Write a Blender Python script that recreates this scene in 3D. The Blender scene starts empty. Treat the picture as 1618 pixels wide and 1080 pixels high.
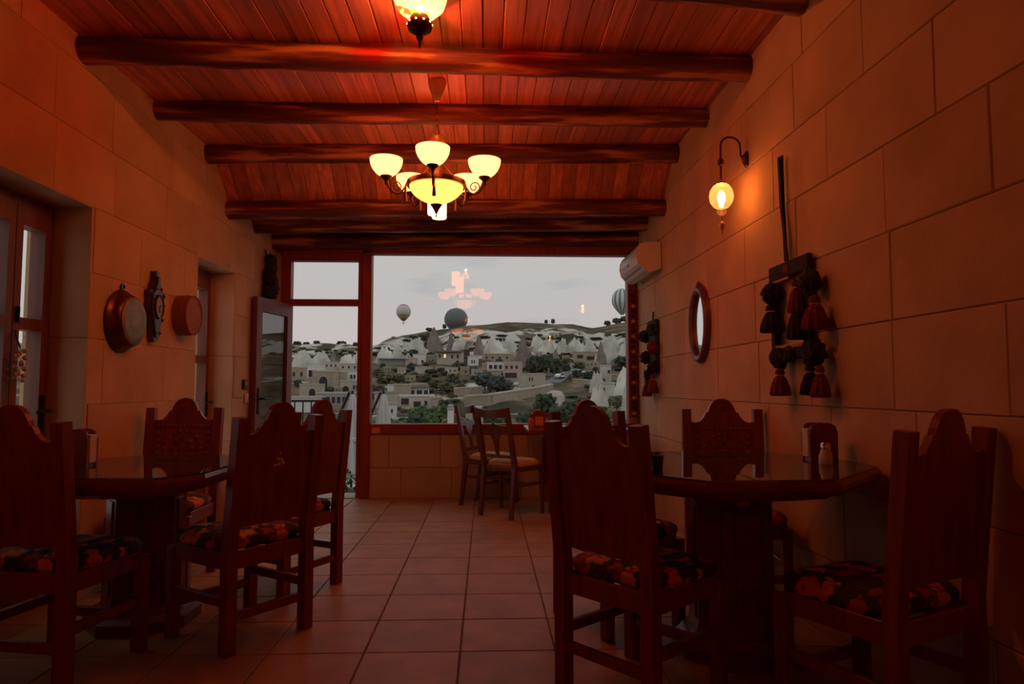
import bpy, bmesh, math, random
from mathutils import Vector, Matrix, noise

random.seed(7)
S = bpy.context.scene
COL = S.collection

# ---------------------------------------------------------------- camera
FPX, CXP, CYP, EYE = 1086.0, 809.0, 540.0, 1.10
YAW, PITCH = math.radians(2.157), math.radians(3.793)
FW = Vector((math.sin(YAW) * math.cos(PITCH), math.cos(YAW) * math.cos(PITCH), math.sin(PITCH)))
RT = Vector((math.cos(YAW), -math.sin(YAW), 0))
UP = RT.cross(FW)
CAM = Vector((0, 0, EYE))
cam_d = bpy.data.cameras.new('camera')
cam = bpy.data.objects.new('camera', cam_d)
COL.objects.link(cam)
cam.location = CAM
cam.rotation_euler = (math.pi / 2 + PITCH, 0, -YAW)
cam_d.sensor_width = 36.0
cam_d.lens = 36.0 * FPX / 1618.0
cam_d.clip_start, cam_d.clip_end = 0.05, 3000
S.camera = cam

# ---------------------------------------------------------------- sky, exposure
S.view_settings.view_transform = 'Standard'
S.view_settings.look = 'None'
S.view_settings.exposure = 0.0
S.view_settings.gamma = 1.0
S.view_settings.use_curve_mapping = False
S.cycles.use_denoising = True
S.cycles.sample_clamp_indirect = 4.0
S.cycles.max_bounces = 8
S.cycles.diffuse_bounces = 4
S.cycles.transparent_max_bounces = 16
S.cycles.caustics_reflective = False
S.cycles.caustics_refractive = False

W = bpy.data.worlds.new('dusk_sky')
S.world = W
W.use_nodes = True
nt = W.node_tree
nt.nodes.clear()
wo = nt.nodes.new('ShaderNodeOutputWorld')
bg = nt.nodes.new('ShaderNodeBackground')
tc = nt.nodes.new('ShaderNodeTexCoord')
sep = nt.nodes.new('ShaderNodeSeparateXYZ')
ramp = nt.nodes.new('ShaderNodeValToRGB')
ramp.color_ramp.elements[0].position = 0.0
ramp.color_ramp.elements[0].color = (0.50, 0.445, 0.425, 1)
ramp.color_ramp.elements[1].position = 0.35
ramp.color_ramp.elements[1].color = (0.47, 0.49, 0.49, 1)
mp = nt.nodes.new('ShaderNodeMapping')
mp.inputs['Scale'].default_value = (3.0, 3.0, 14.0)
nz = nt.nodes.new('ShaderNodeTexNoise')
nz.inputs['Scale'].default_value = 1.6
nz.inputs['Detail'].default_value = 4
cr = nt.nodes.new('ShaderNodeValToRGB')
cr.color_ramp.elements[0].position = 0.60
cr.color_ramp.elements[0].color = (1, 1, 1, 1)
cr.color_ramp.elements[1].position = 0.80
cr.color_ramp.elements[1].color = (0.72, 0.79, 0.88, 1)
mul = nt.nodes.new('ShaderNodeMixRGB')
mul.blend_type = 'MULTIPLY'
mul.inputs[0].default_value = 1
L = nt.links.new
L(tc.outputs['Generated'], sep.inputs[0])
L(sep.outputs['Z'], ramp.inputs[0])
L(tc.outputs['Generated'], mp.inputs[0])
L(mp.outputs[0], nz.inputs['Vector'])
L(nz.outputs['Fac'], cr.inputs[0])
L(ramp.outputs[0], mul.inputs[1])
L(cr.outputs[0], mul.inputs[2])
L(mul.outputs[0], bg.inputs[0])
bg.inputs[1].default_value = 1.13
L(bg.outputs[0], wo.inputs[0])

LAMP = (1.0, 0.205, 0.038)      # the lamps' very warm light


# ================================================================ helpers
def pray(x, y):
    return FW + RT * ((x - CXP) / FPX) - UP * ((y - CYP) / FPX)


def at_y(x, y, Y):
    d = pray(x, y)
    return CAM + d * (Y / d.y)


def at_x(x, y, X):
    d = pray(x, y)
    return CAM + d * (X / d.x)


def at_z(x, y, Z):
    d = pray(x, y)
    return CAM + d * ((Z - EYE) / d.z)


def tag(o, label=None, cat=None, group=None, kind=None):
    if label: o['label'] = label
    if cat: o['category'] = cat
    if group: o['group'] = group
    if kind: o['kind'] = kind
    return o


def thing(name, label, cat, loc=(0, 0, 0), rz=0.0, group=None):
    o = bpy.data.objects.new(name, None)
    o.empty_display_size = 0.1
    COL.objects.link(o)
    o.location = loc
    o.rotation_euler = (0, 0, rz)
    return tag(o, label, cat, group)


def link(name, me, parent=None, loc=None, rz=None):
    o = bpy.data.objects.new(name, me)
    COL.objects.link(o)
    if parent is not None: o.parent = parent
    if loc is not None: o.location = loc
    if rz is not None: o.rotation_euler = (0, 0, rz)
    return o


class MB:
    def __init__(s):
        s.v, s.f = [], []

    def add(s, vs, fs):
        n = len(s.v)
        s.v += [tuple(v) for v in vs]
        s.f += [tuple(i + n for i in f) for f in fs]
        return s

    def box(s, x0, x1, y0, y1, z0, z1, c=0.0):
        """box, optionally with chamfered edges c"""
        if c <= 0:
            vs = [(x, y, z) for x in (x0, x1) for y in (y0, y1) for z in (z0, z1)]
            fs = [(0, 1, 3, 2), (4, 6, 7, 5), (0, 4, 5, 1), (2, 3, 7, 6), (0, 2, 6, 4), (1, 5, 7, 3)]
            return s.add(vs, fs)
        bm = bmesh.new()
        bmesh.ops.create_cube(bm, size=1.0)
        for v in bm.verts:
            v.co = Vector(((x0 + x1) / 2 + v.co.x * (x1 - x0), (y0 + y1) / 2 + v.co.y * (y1 - y0),
                           (z0 + z1) / 2 + v.co.z * (z1 - z0)))
        bmesh.ops.bevel(bm, geom=list(bm.edges), offset=c, segments=1, affect='EDGES', profile=0.5)
        bm.verts.index_update()
        s.add([v.co for v in bm.verts], [[v.index for v in f.verts] for f in bm.faces])
        bm.free()
        return s

    def beam(s, p, q, w, h, up=(0, 0, 1)):
        """rectangular bar from p to q"""
        p, q, up = Vector(p), Vector(q), Vector(up)
        d = (q - p).normalized()
        a = d.cross(up)
        if a.length < 1e-4: a = d.cross(Vector((0, 1, 0)))
        a.normalize()
        b = a.cross(d).normalized()
        vs = [e + a * (i * w / 2) + b * (j * h / 2) for e in (p, q) for i, j in ((-1, -1), (1, -1), (1, 1), (-1, 1))]
        return s.add(vs, [(3, 2, 1, 0), (4, 5, 6, 7), (0, 1, 5, 4), (1, 2, 6, 5), (2, 3, 7, 6), (3, 0, 4, 7)])

    def strip(s, pts, w, h, side=(1, 0, 0)):
        """bar of rectangular section along a bent path; side = width direction"""
        side = Vector(side).normalized()
        pts = [Vector(p) for p in pts]
        ws = w if isinstance(w, (list, tuple)) else [w] * len(pts)
        hs = h if isinstance(h, (list, tuple)) else [h] * len(pts)
        vs = []
        for i, p in enumerate(pts):
            d = (pts[min(i + 1, len(pts) - 1)] - pts[max(i - 1, 0)]).normalized()
            b = d.cross(side).normalized()
            for k, m in ((-1, -1), (1, -1), (1, 1), (-1, 1)):
                vs.append(p + side * (k * ws[i] / 2) + b * (m * hs[i] / 2))
        fs = [(0, 1, 2, 3), tuple(4 * (len(pts) - 1) + i for i in (3, 2, 1, 0))]
        for i in range(len(pts) - 1):
            for k in range(4):
                fs.append((4 * i + k, 4 * i + 4 + k, 4 * i + 4 + (k + 1) % 4, 4 * i + (k + 1) % 4))
        return s.add(vs, fs)

    def tube(s, pts, r, n=8, caps=True):
        pts = [Vector(p) for p in pts]
        rs = r if isinstance(r, (list, tuple)) else [r] * len(pts)
        vs, ref = [], None
        for i, p in enumerate(pts):
            d = (pts[min(i + 1, len(pts) - 1)] - pts[max(i - 1, 0)])
            d = d.normalized() if d.length > 1e-9 else Vector((0, 0, 1))
            if ref is None:
                ref = Vector((0, 0, 1)) if abs(d.z) < 0.9 else Vector((1, 0, 0))
            a = (ref - d * ref.dot(d)).normalized()
            ref = a
            b = d.cross(a)
            for k in range(n):
                t = 2 * math.pi * k / n
                vs.append(p + (a * math.cos(t) + b * math.sin(t)) * rs[i])
        fs = []
        for i in range(len(pts) - 1):
            for k in range(n):
                fs.append((i * n + k, i * n + (k + 1) % n, (i + 1) * n + (k + 1) % n, (i + 1) * n + k))
        if caps:
            fs.append(tuple(range(n - 1, -1, -1)))
            fs.append(tuple((len(pts) - 1) * n + k for k in range(n)))
        return s.add(vs, fs)

    def lathe(s, prof, n=20, c=(0, 0, 0), ax='z', ripple=0.0, nr=0, sc=(1, 1)):
        """surface of revolution; prof = [(r, h)...]"""
        vs = []
        for r, h in prof:
            for k in range(n):
                t = 2 * math.pi * k / n
                rr = r * (1 + ripple * math.cos(nr * t)) if nr else r
                x, y = rr * math.cos(t) * sc[0], rr * math.sin(t) * sc[1]
                if ax == 'z': v = (c[0] + x, c[1] + y, c[2] + h)
                elif ax == 'x': v = (c[0] + h, c[1] + x, c[2] + y)
                else: v = (c[0] + x, c[1] + h, c[2] + y)
                vs.append(v)
        fs = []
        m = len(prof)
        for i in range(m - 1):
            for k in range(n):
                fs.append((i * n + k, i * n + (k + 1) % n, (i + 1) * n + (k + 1) % n, (i + 1) * n + k))
        if prof[0][0] > 1e-6: fs.append(tuple(range(n - 1, -1, -1)))
        if prof[-1][0] > 1e-6: fs.append(tuple((m - 1) * n + k for k in range(n)))
        return s.add(vs, fs)

    def prism(s, poly, h0, h1, ax='z'):
        """extrude a 2-D polygon; ax names the extrusion axis"""
        n = len(poly)

        def P(a, b, h):
            return {'z': (a, b, h), 'y': (a, h, b), 'x': (h, a, b)}[ax]
        vs = [P(a, b, h0) for a, b in poly] + [P(a, b, h1) for a, b in poly]
        fs = [tuple(range(n - 1, -1, -1)), tuple(range(n, 2 * n))]
        fs += [(i, (i + 1) % n, n + (i + 1) % n, n + i) for i in range(n)]
        return s.add(vs, fs)

    def blob(s, c, r, sub=2, amp=0.25, freq=1.5, seed=0, sc=(1, 1, 1)):
        bm = bmesh.new()
        bmesh.ops.create_icosphere(bm, subdivisions=sub, radius=1.0)
        bm.verts.index_update()
        vs = []
        for v in bm.verts:
            k = 1 + amp * noise.noise(v.co * freq + Vector((seed * 7.3, seed * 3.1, seed)))
            vs.append((c[0] + v.co.x * r * k * sc[0], c[1] + v.co.y * r * k * sc[1], c[2] + v.co.z * r * k * sc[2]))
        s.add(vs, [[v.index for v in f.verts] for f in bm.faces])
        bm.free()
        return s

    def mesh(s, name, mat, smooth=False, fix=True):
        me = bpy.data.meshes.new(name)
        me.from_pydata(s.v, [], s.f)
        if fix:
            bm = bmesh.new()
            bm.from_mesh(me)
            bmesh.ops.remove_doubles(bm, verts=bm.verts, dist=1e-6)
            bmesh.ops.recalc_face_normals(bm, faces=bm.faces)
            bm.to_mesh(me)
            bm.free()
        if smooth:
            me.polygons.foreach_set('use_smooth', [True] * len(me.polygons))
            try:
                me.set_sharp_from_angle(angle=math.radians(50 if smooth is True else smooth))
            except Exception:
                pass
        mats = mat if isinstance(mat, (list, tuple)) else [mat]
        for m in mats: me.materials.append(m)
        return me

    def build(s, name, mat, parent=None, smooth=False, loc=None, rz=None):
        return link(name, s.mesh(name, mat, smooth), parent, loc, rz)


def copy_tree(o, parent=None):
    c = o.copy()
    COL.objects.link(c)
    if parent is not None: c.parent = parent
    for ch in o.children: copy_tree(ch, c)
    return c


# ================================================================ materials
MATS = {}


def nodes_of(name):
    m = bpy.data.materials.new(name)
    m.use_nodes = True
    MATS[name] = m
    t = m.node_tree
    return m, t, t.nodes['Principled BSDF'], t.links.new


def simple(name, col, rough=0.6, metal=0.0, var=0.12, scale=8.0, bump=0.0, bscale=40.0, spec=0.5, stretch=None, rnd=0.0):
    """plain procedural material: noise-varied base colour, optional bump, per-object variation"""
    m, t, b, lk = nodes_of(name)
    N = t.nodes
    b.inputs['Roughness'].default_value = rough
    b.inputs['Metallic'].default_value = metal
    b.inputs['Specular IOR Level'].default_value = spec
    tcx = N.new('ShaderNodeTexCoord')
    src = tcx.outputs['Object']
    if stretch:
        mpx = N.new('ShaderNodeMapping')
        mpx.inputs['Scale'].default_value = stretch
        lk(src, mpx.inputs[0])
        src = mpx.outputs[0]
    if rnd:
        oi = N.new('ShaderNodeObjectInfo')
        ad = N.new('ShaderNodeVectorMath')
        ad.operation = 'ADD'
        sc = N.new('ShaderNodeVectorMath')
        sc.operation = 'SCALE'
        sc.inputs[0].default_value = (31, 17, 23)
        lk(oi.outputs['Random'], sc.inputs['Scale'])
        lk(src, ad.inputs[0])
        lk(sc.outputs[0], ad.inputs[1])
        src = ad.outputs[0]
    n1 = N.new('ShaderNodeTexNoise')
    n1.inputs['Scale'].default_value = scale
    n1.inputs['Detail'].default_value = 5
    lk(src, n1.inputs['Vector'])
    mx = N.new('ShaderNodeMixRGB')
    mx.inputs[1].default_value = tuple(max(0, c * (1 - var)) for c in col) + (1,)
    mx.inputs[2].default_value = tuple(min(1, c * (1 + var)) for c in col) + (1,)
    rp = N.new('ShaderNodeMapRange')
    rp.inputs['From Min'].default_value = 0.3
    rp.inputs['From Max'].default_value = 0.7
    lk(n1.outputs['Fac'], rp.inputs['Value'])
    lk(rp.outputs[0], mx.inputs[0])
    out = mx.outputs[0]
    if rnd:
        hs = N.new('ShaderNodeHueSaturation')
        mr = N.new('ShaderNodeMapRange')
        mr.inputs['To Min'].default_value = 1 - rnd
        mr.inputs['To Max'].default_value = 1 + rnd
        lk(oi.outputs['Random'], mr.inputs['Value'])
        lk(mr.outputs[0], hs.inputs['Value'])
        lk(out, hs.inputs['Color'])
        out = hs.outputs[0]
    lk(out, b.inputs['Base Color'])
    if bump:
        n2 = N.new('ShaderNodeTexNoise')
        n2.inputs['Scale'].default_value = bscale
        n2.inputs['Detail'].default_value = 4
        lk(src, n2.inputs['Vector'])
        bp = N.new('ShaderNodeBump')
        bp.inputs['Strength'].default_value = bump
        bp.inputs['Distance'].default_value = 0.01
        lk(n2.outputs['Fac'], bp.inputs['Height'])
        lk(bp.outputs[0], b.inputs['Normal'])
    return m


def emit(name, col, strength):
    m, t, b, lk = nodes_of(name)
    b.inputs['Base Color'].default_value = tuple(col) + (1,)
    b.inputs['Roughness'].default_value = 0.35
    b.inputs['Emission Color'].default_value = tuple(col) + (1,)
    b.inputs['Emission Strength'].default_value = strength
    return m


def pane_mat(name, tint=(1, 1, 1), frost=0.0, ior=1.37):
    """thin window glass: clear with a Fresnel reflection"""
    m, t, b, lk = nodes_of(name)
    N = t.nodes
    N.remove(b)
    tr = N.new('ShaderNodeBsdfTransparent')
    tr.inputs[0].default_value = tuple(tint) + (1,)
    gl = N.new('ShaderNodeBsdfGlossy')
    gl.inputs['Roughness'].default_value = 0.0
    fr = N.new('ShaderNodeFresnel')
    ge = N.new('ShaderNodeNewGeometry')          # same reflectance on both faces of the thin sheet
    ir = N.new('ShaderNodeMapRange')
    ir.inputs['To Min'].default_value = ior
    ir.inputs['To Max'].default_value = 1 / ior
    lk(ge.outputs['Backfacing'], ir.inputs['Value'])
    lk(ir.outputs[0], fr.inputs['IOR'])
    mx = N.new('ShaderNodeMixShader')
    lk(fr.outputs[0], mx.inputs[0])
    lk(tr.outputs[0], mx.inputs[1])
    lk(gl.outputs[0], mx.inputs[2])
    out = mx.outputs[0]
    if frost:
        tl = N.new('ShaderNodeBsdfTranslucent')
        tl.inputs[0].default_value = (0.9, 0.85, 0.75, 1)
        m2 = N.new('ShaderNodeMixShader')
        m2.inputs[0].default_value = frost
        lk(out, m2.inputs[1])
        lk(tl.outputs[0], m2.inputs[2])
        out = m2.outputs[0]
    lk(out, N['Material Output'].inputs[0])
    return m


simple('stone', (0.61, 0.415, 0.235), 0.85, var=0.14, scale=2.6, bump=0.35, bscale=18, rnd=0.05, spec=0.2)
simple('mortar', (0.44, 0.31, 0.19), 0.95, var=0.35, scale=7)
simple('plaster', (0.60, 0.44, 0.28), 0.9, var=0.1, scale=4)
simple('tile', (0.45, 0.26, 0.135), 0.50, var=0.16, scale=5, bump=0.12, bscale=14, rnd=0.07, spec=0.25)
simple('grout', (0.20, 0.12, 0.08), 0.9)
simple('plank', (0.60, 0.19, 0.095), 0.42, var=0.30, scale=2.2, stretch=(14, 0.7, 6), bump=0.08, bscale=6, rnd=0.26)
simple('ceiling_dark', (0.05, 0.02, 0.012), 0.9)
simple('frame_wood', (0.34, 0.050, 0.026), 0.45, var=0.2, scale=3, stretch=(9, 9, 1))
simple('door_wood', (0.19, 0.06, 0.034), 0.45, var=0.2, scale=3, stretch=(9, 9, 1))
simple('chair_wood', (0.24, 0.046, 0.036), 0.36, var=0.25, scale=3, stretch=(12, 12, 1.5))
simple('carved_wood', (0.24, 0.046, 0.036), 0.30, var=0.3, scale=20, bump=0.5, bscale=60)
simple('table_wood', (0.22, 0.036, 0.026), 0.28, var=0.25, scale=3, stretch=(2, 12, 12))
simple('bistro_wood', (0.14, 0.045, 0.026), 0.35, var=0.2, scale=4, stretch=(10, 10, 2))
simple('iron', (0.02, 0.018, 0.016), 0.45, 0.6)
simple('bronze', (0.09, 0.045, 0.02), 0.35, 0.8, var=0.25, scale=20)
simple('brass', (0.62, 0.42, 0.18), 0.45, 0.55, var=0.2, scale=16)
simple('copper', (0.17, 0.075, 0.04), 0.36, 0.85, var=0.3, scale=10)
simple('pewter_lid', (0.27, 0.22, 0.11), 0.5, 0.5, var=0.25, scale=14, bump=0.5, bscale=26)
simple('clock_case', (0.10, 0.06, 0.05), 0.4, 0.5, var=0.3, scale=18)
simple('clock_face', (0.34, 0.29, 0.29), 0.5)
simple('sieve_wood', (0.26, 0.075, 0.04), 0.6, var=0.2, scale=6)
simple('sieve_skin', (0.33, 0.15, 0.07), 0.8, var=0.25, scale=5)
simple('white_plastic', (0.72, 0.68, 0.60), 0.4, var=0.03)
simple('grey_plastic', (0.30, 0.29, 0.27), 0.5, var=0.03)
simple('black_plastic', (0.02, 0.02, 0.02), 0.4)
simple('paper', (0.75, 0.70, 0.60), 0.8, var=0.04)
simple('orange_card', (0.85, 0.30, 0.08), 0.7, var=0.05)
simple('wool_dark', (0.028, 0.026, 0.034), 0.95, var=0.5, scale=60, bump=0.8, bscale=120)
simple('wool_red', (0.20, 0.028, 0.028), 0.95, var=0.4, scale=60, bump=0.8, bscale=120)
simple('wool_green', (0.04, 0.055, 0.03), 0.95, var=0.4, scale=60, bump=0.8, bscale=120)
simple('wool_gold', (0.55, 0.30, 0.10), 0.95, var=0.3, scale=60)
simple('mirror_frame', (0.13, 0.045, 0.025), 0.38, var=0.25, scale=9)
simple('bead', (0.55, 0.30, 0.10), 0.4, var=0.3, scale=20)
simple('blue_bead', (0.02, 0.04, 0.25), 0.2)
simple('pearl', (0.85, 0.78, 0.66), 0.25, var=0.05)
simple('salt', (0.80, 0.74, 0.64), 0.7)
simple('chrome', (0.75, 0.75, 0.75), 0.18, 1.0, var=0.02)
simple('green_glass', (0.05, 0.08, 0.03), 0.12)
simple('sauce', (0.62, 0.20, 0.06), 0.35)
# outdoors
simple('terrace', (0.42, 0.40, 0.37), 0.8, var=0.1, scale=2)
simple('canvas', (0.52, 0.50, 0.48), 0.9, var=0.06, scale=4)
simple('bark', (0.10, 0.07, 0.05), 0.95)
simple('tuff_white', (0.56, 0.53, 0.46), 0.95, var=0.30, scale=0.16, bump=0.6, bscale=0.8, rnd=0.06)
simple('tuff_grey', (0.22, 0.185, 0.16), 0.95, var=0.25, scale=0.25, bump=0.6, bscale=0.8, rnd=0.1)
simple('wall_cream', (0.49, 0.43, 0.345), 0.9, var=0.1, scale=0.6, rnd=0.12)
simple('wall_white', (0.68, 0.66, 0.63), 0.9, var=0.08, scale=0.6)
simple('wall_pink', (0.46, 0.34, 0.30), 0.9, var=0.1, scale=0.6)
simple('wall_sand', (0.37, 0.30, 0.22), 0.9, var=0.14, scale=0.8, rnd=0.1)
simple('wall_grey', (0.33, 0.32, 0.31), 0.9, var=0.1, scale=0.6)
simple('roof_dark', (0.075, 0.05, 0.045), 0.9, var=0.2, scale=1)
simple('roof_red', (0.20, 0.085, 0.065), 0.9, var=0.2, scale=1)
simple('roof_pale', (0.48, 0.43, 0.36), 0.9, var=0.12, scale=0.6)
simple('opening_dark', (0.025, 0.022, 0.02), 0.6)
simple('asphalt', (0.15, 0.15, 0.16), 0.9, var=0.15, scale=0.5)
simple('car_white', (0.75, 0.75, 0.75), 0.3, var=0.02)
simple('tyre', (0.02, 0.02, 0.02), 0.8)
simple('yellow_cloth', (0.60, 0.42, 0.04), 0.8)
for nm, c in (('leaf_dark', (0.040, 0.062, 0.030)), ('leaf_olive', (0.085, 0.090, 0.040)), ('leaf_blue', (0.055, 0.075, 0.070)), ('leaf_fresh', (0.075, 0.13, 0.035))):
    simple(nm, c, 0.8, var=0.55, scale=2.5, bump=0.9, bscale=4.0, rnd=0.15)
simple('shrub_leaf', (0.10, 0.15, 0.05), 0.6, var=0.4, scale=30, rnd=0.1)

emit('opal_glass', (1.0, 0.205, 0.060), 7.4)
emit('opal_bowl', LAMP, 5.6)
emit('opal_inside', LAMP, 2.6)
emit('white_opal', (1.0, 0.30, 0.09), 12.0)
emit('bulb', (1.0, 0.36, 0.09), 30.0)
emit('lit_window', (1.0, 0.75, 0.4), 0.7)
pane_mat('pane')
pane_mat('double_pane', (0.75, 0.78, 0.74), ior=2.1)
pane_mat('lamp_glass', (0.98, 0.90, 0.78), frost=0.22)
pane_mat('tumbler', (0.9, 0.95, 0.9))
m, t, b, lk = nodes_of('mirror')
b.inputs['Base Color'].default_value = (0.9, 0.9, 0.9, 1)
b.inputs['Metallic'].default_value = 1
b.inputs['Roughness'].default_value = 0.01
# glass sheet lying on a table: dark clear surface with mirror-like reflection
m, t, b, lk = nodes_of('table_glass')
b.inputs['Base Color'].default_value = (0.05, 0.04, 0.03, 1)
b.inputs['Roughness'].default_value = 0.03
b.inputs['IOR'].default_value = 3.2


def coloured_glass():
    m, t, b, lk = nodes_of('painted_lamp_glass')
    N = t.nodes
    N.remove(b)
    tcx = N.new('ShaderNodeTexCoord')
    vo = N.new('ShaderNodeTexVoronoi')
    vo.inputs['Scale'].default_value = 26
    lk(tcx.outputs['Object'], vo.inputs['Vector'])
    cr_ = N.new('ShaderNodeValToRGB')
    cr_.color_ramp.interpolation = 'CONSTANT'
    e = cr_.color_ramp.elements
    e[0].position, e[0].color = 0.0, (0.95, 0.75, 0.55, 1)
    e[1].position, e[1].color = 0.55, (0.9, 0.10, 0.03, 1)
    n_ = e.new(0.78); n_.color = (0.12, 0.5, 0.12, 1)
    n_ = e.new(0.88); n_.color = (0.95, 0.8, 0.6, 1)
    sp = N.new('ShaderNodeSeparateColor')
    lk(vo.outputs['Color'], sp.inputs[0])
    lk(sp.outputs[0], cr_.inputs[0])
    tr = N.new('ShaderNodeBsdfTransparent')
    tl = N.new('ShaderNodeBsdfTranslucent')
    lk(cr_.outputs[0], tr.inputs[0])
    lk(cr_.outputs[0], tl.inputs[0])
    mx = N.new('ShaderNodeMixShader')
    mx.inputs[0].default_value = 0.22
    lk(tr.outputs[0], mx.inputs[1])
    lk(tl.outputs[0], mx.inputs[2])
    gl = N.new('ShaderNodeBsdfGlossy')
    gl.inputs['Roughness'].default_value = 0.1
    m2 = N.new('ShaderNodeMixShader')
    m2.inputs[0].default_value = 0.07
    lk(mx.outputs[0], m2.inputs[1])
    lk(gl.outputs[0], m2.inputs[2])
    lk(m2.outputs[0], N['Material Output'].inputs[0])


coloured_glass()


def floral(name, cols, scale=13):
    """upholstery print: blossoms on a dark ground"""
    m, t, b, lk = nodes_of(name)
    N = t.nodes
    b.inputs['Roughness'].default_value = 0.85
    tcx = N.new('ShaderNodeTexCoord')
    nzx = N.new('ShaderNodeTexNoise')
    nzx.inputs['Scale'].default_value = 22
    lk(tcx.outputs['Object'], nzx.inputs['Vector'])
    mxv = N.new('ShaderNodeMixRGB')
    mxv.inputs[0].default_value = 0.10
    lk(tcx.outputs['Object'], mxv.inputs[1])
    lk(nzx.outputs['Color'], mxv.inputs[2])
    vo = N.new('ShaderNodeTexVoronoi')
    vo.inputs['Scale'].default_value = scale
    lk(mxv.outputs[0], vo.inputs['Vector'])
    # colour of each blossom
    sp = N.new('ShaderNodeSeparateColor')
    lk(vo.outputs['Color'], sp.inputs[0])
    pal = N.new('ShaderNodeValToRGB')
    pal.color_ramp.interpolation = 'CONSTANT'
    e = pal.color_ramp.elements
    e[0].position, e[0].color = 0, cols[0] + (1,)
    e[1].position, e[1].color = 0.35, cols[1] + (1,)
    for pz, c in ((0.55, cols[2]), (0.75, cols[3])):
        n_ = e.new(pz); n_.color = c + (1,)
    lk(sp.outputs[0], pal.inputs[0])
    dist = N.new('ShaderNodeValToRGB')
    dist.color_ramp.interpolation = 'LINEAR'
    e = dist.color_ramp.elements
    e[0].position, e[0].color = 0.40, (1, 1, 1, 1)
    e[1].position, e[1].color = 0.50, (0, 0, 0, 1)
    lk(vo.outputs['Distance'], dist.inputs[0])
    core = N.new('ShaderNodeValToRGB')
    e = core.color_ramp.elements
    e[0].position, e[0].color = 0.08, (0.25, 0.2, 0.1, 1)
    e[1].position, e[1].color = 0.13, (1, 1, 1, 1)
    lk(vo.outputs['Distance'], core.inputs[0])
    mu = N.new('ShaderNodeMixRGB')
    mu.blend_type = 'MULTIPLY'
    mu.inputs[0].default_value = 1
    lk(pal.outputs[0], mu.inputs[1])
    lk(core.outputs[0], mu.inputs[2])
    mx = N.new('ShaderNodeMixRGB')
    mx.inputs[1].default_value = cols[4] + (1,)
    lk(dist.outputs[0], mx.inputs[0])
    lk(mu.outputs[0], mx.inputs[2])
    lk(mx.outputs[0], b.inputs['Base Color'])


floral('seat_floral', ((0.75, 0.13, 0.06), (0.13, 0.07, 0.04), (0.88, 0.32, 0.16), (0.45, 0.05, 0.04), (0.06, 0.04, 0.025)))
floral('seat_gold', ((0.75, 0.40, 0.15), (0.66, 0.24, 0.09), (0.80, 0.50, 0.24), (0.62, 0.30, 0.12), (0.60, 0.36, 0.15)), 10)


def log_mat():
    m, t, b, lk = nodes_of('rough_log')
    N = t.nodes
    b.inputs['Roughness'].default_value = 0.62
    tcx = N.new('ShaderNodeTexCoord')
    mpx = N.new('ShaderNodeMapping')
    mpx.inputs['Scale'].default_value = (1.6, 16, 16)
    lk(tcx.outputs['Object'], mpx.inputs[0])
    oi = N.new('ShaderNodeObjectInfo')
    ad = N.new('ShaderNodeVectorMath'); ad.operation = 'ADD'
    sc = N.new('ShaderNodeVectorMath'); sc.operation = 'SCALE'
    sc.inputs[0].default_value = (31, 17, 23)
    lk(oi.outputs['Random'], sc.inputs['Scale'])
    lk(mpx.outputs[0], ad.inputs[0]); lk(sc.outputs[0], ad.inputs[1])
    n1 = N.new('ShaderNodeTexNoise')
    n1.inputs['Scale'].default_value = 1.1
    n1.inputs['Detail'].default_value = 6
    lk(ad.outputs[0], n1.inputs['Vector'])
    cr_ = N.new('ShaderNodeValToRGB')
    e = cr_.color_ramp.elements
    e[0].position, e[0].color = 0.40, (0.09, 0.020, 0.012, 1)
    e[1].position, e[1].color = 0.66, (0.62, 0.27, 0.11, 1)  # orange patches: worn wood, plus the beams' lit highlights put into the colour
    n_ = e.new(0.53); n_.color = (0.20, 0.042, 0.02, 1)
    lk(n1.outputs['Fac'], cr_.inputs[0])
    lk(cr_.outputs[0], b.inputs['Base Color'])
    bp = N.new('ShaderNodeBump')
    bp.inputs['Strength'].default_value = 0.7
    bp.inputs['Distance'].default_value = 0.02
    lk(n1.outputs['Fac'], bp.inputs['Height'])
    lk(bp.outputs[0], b.inputs['Normal'])


log_mat()


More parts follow.
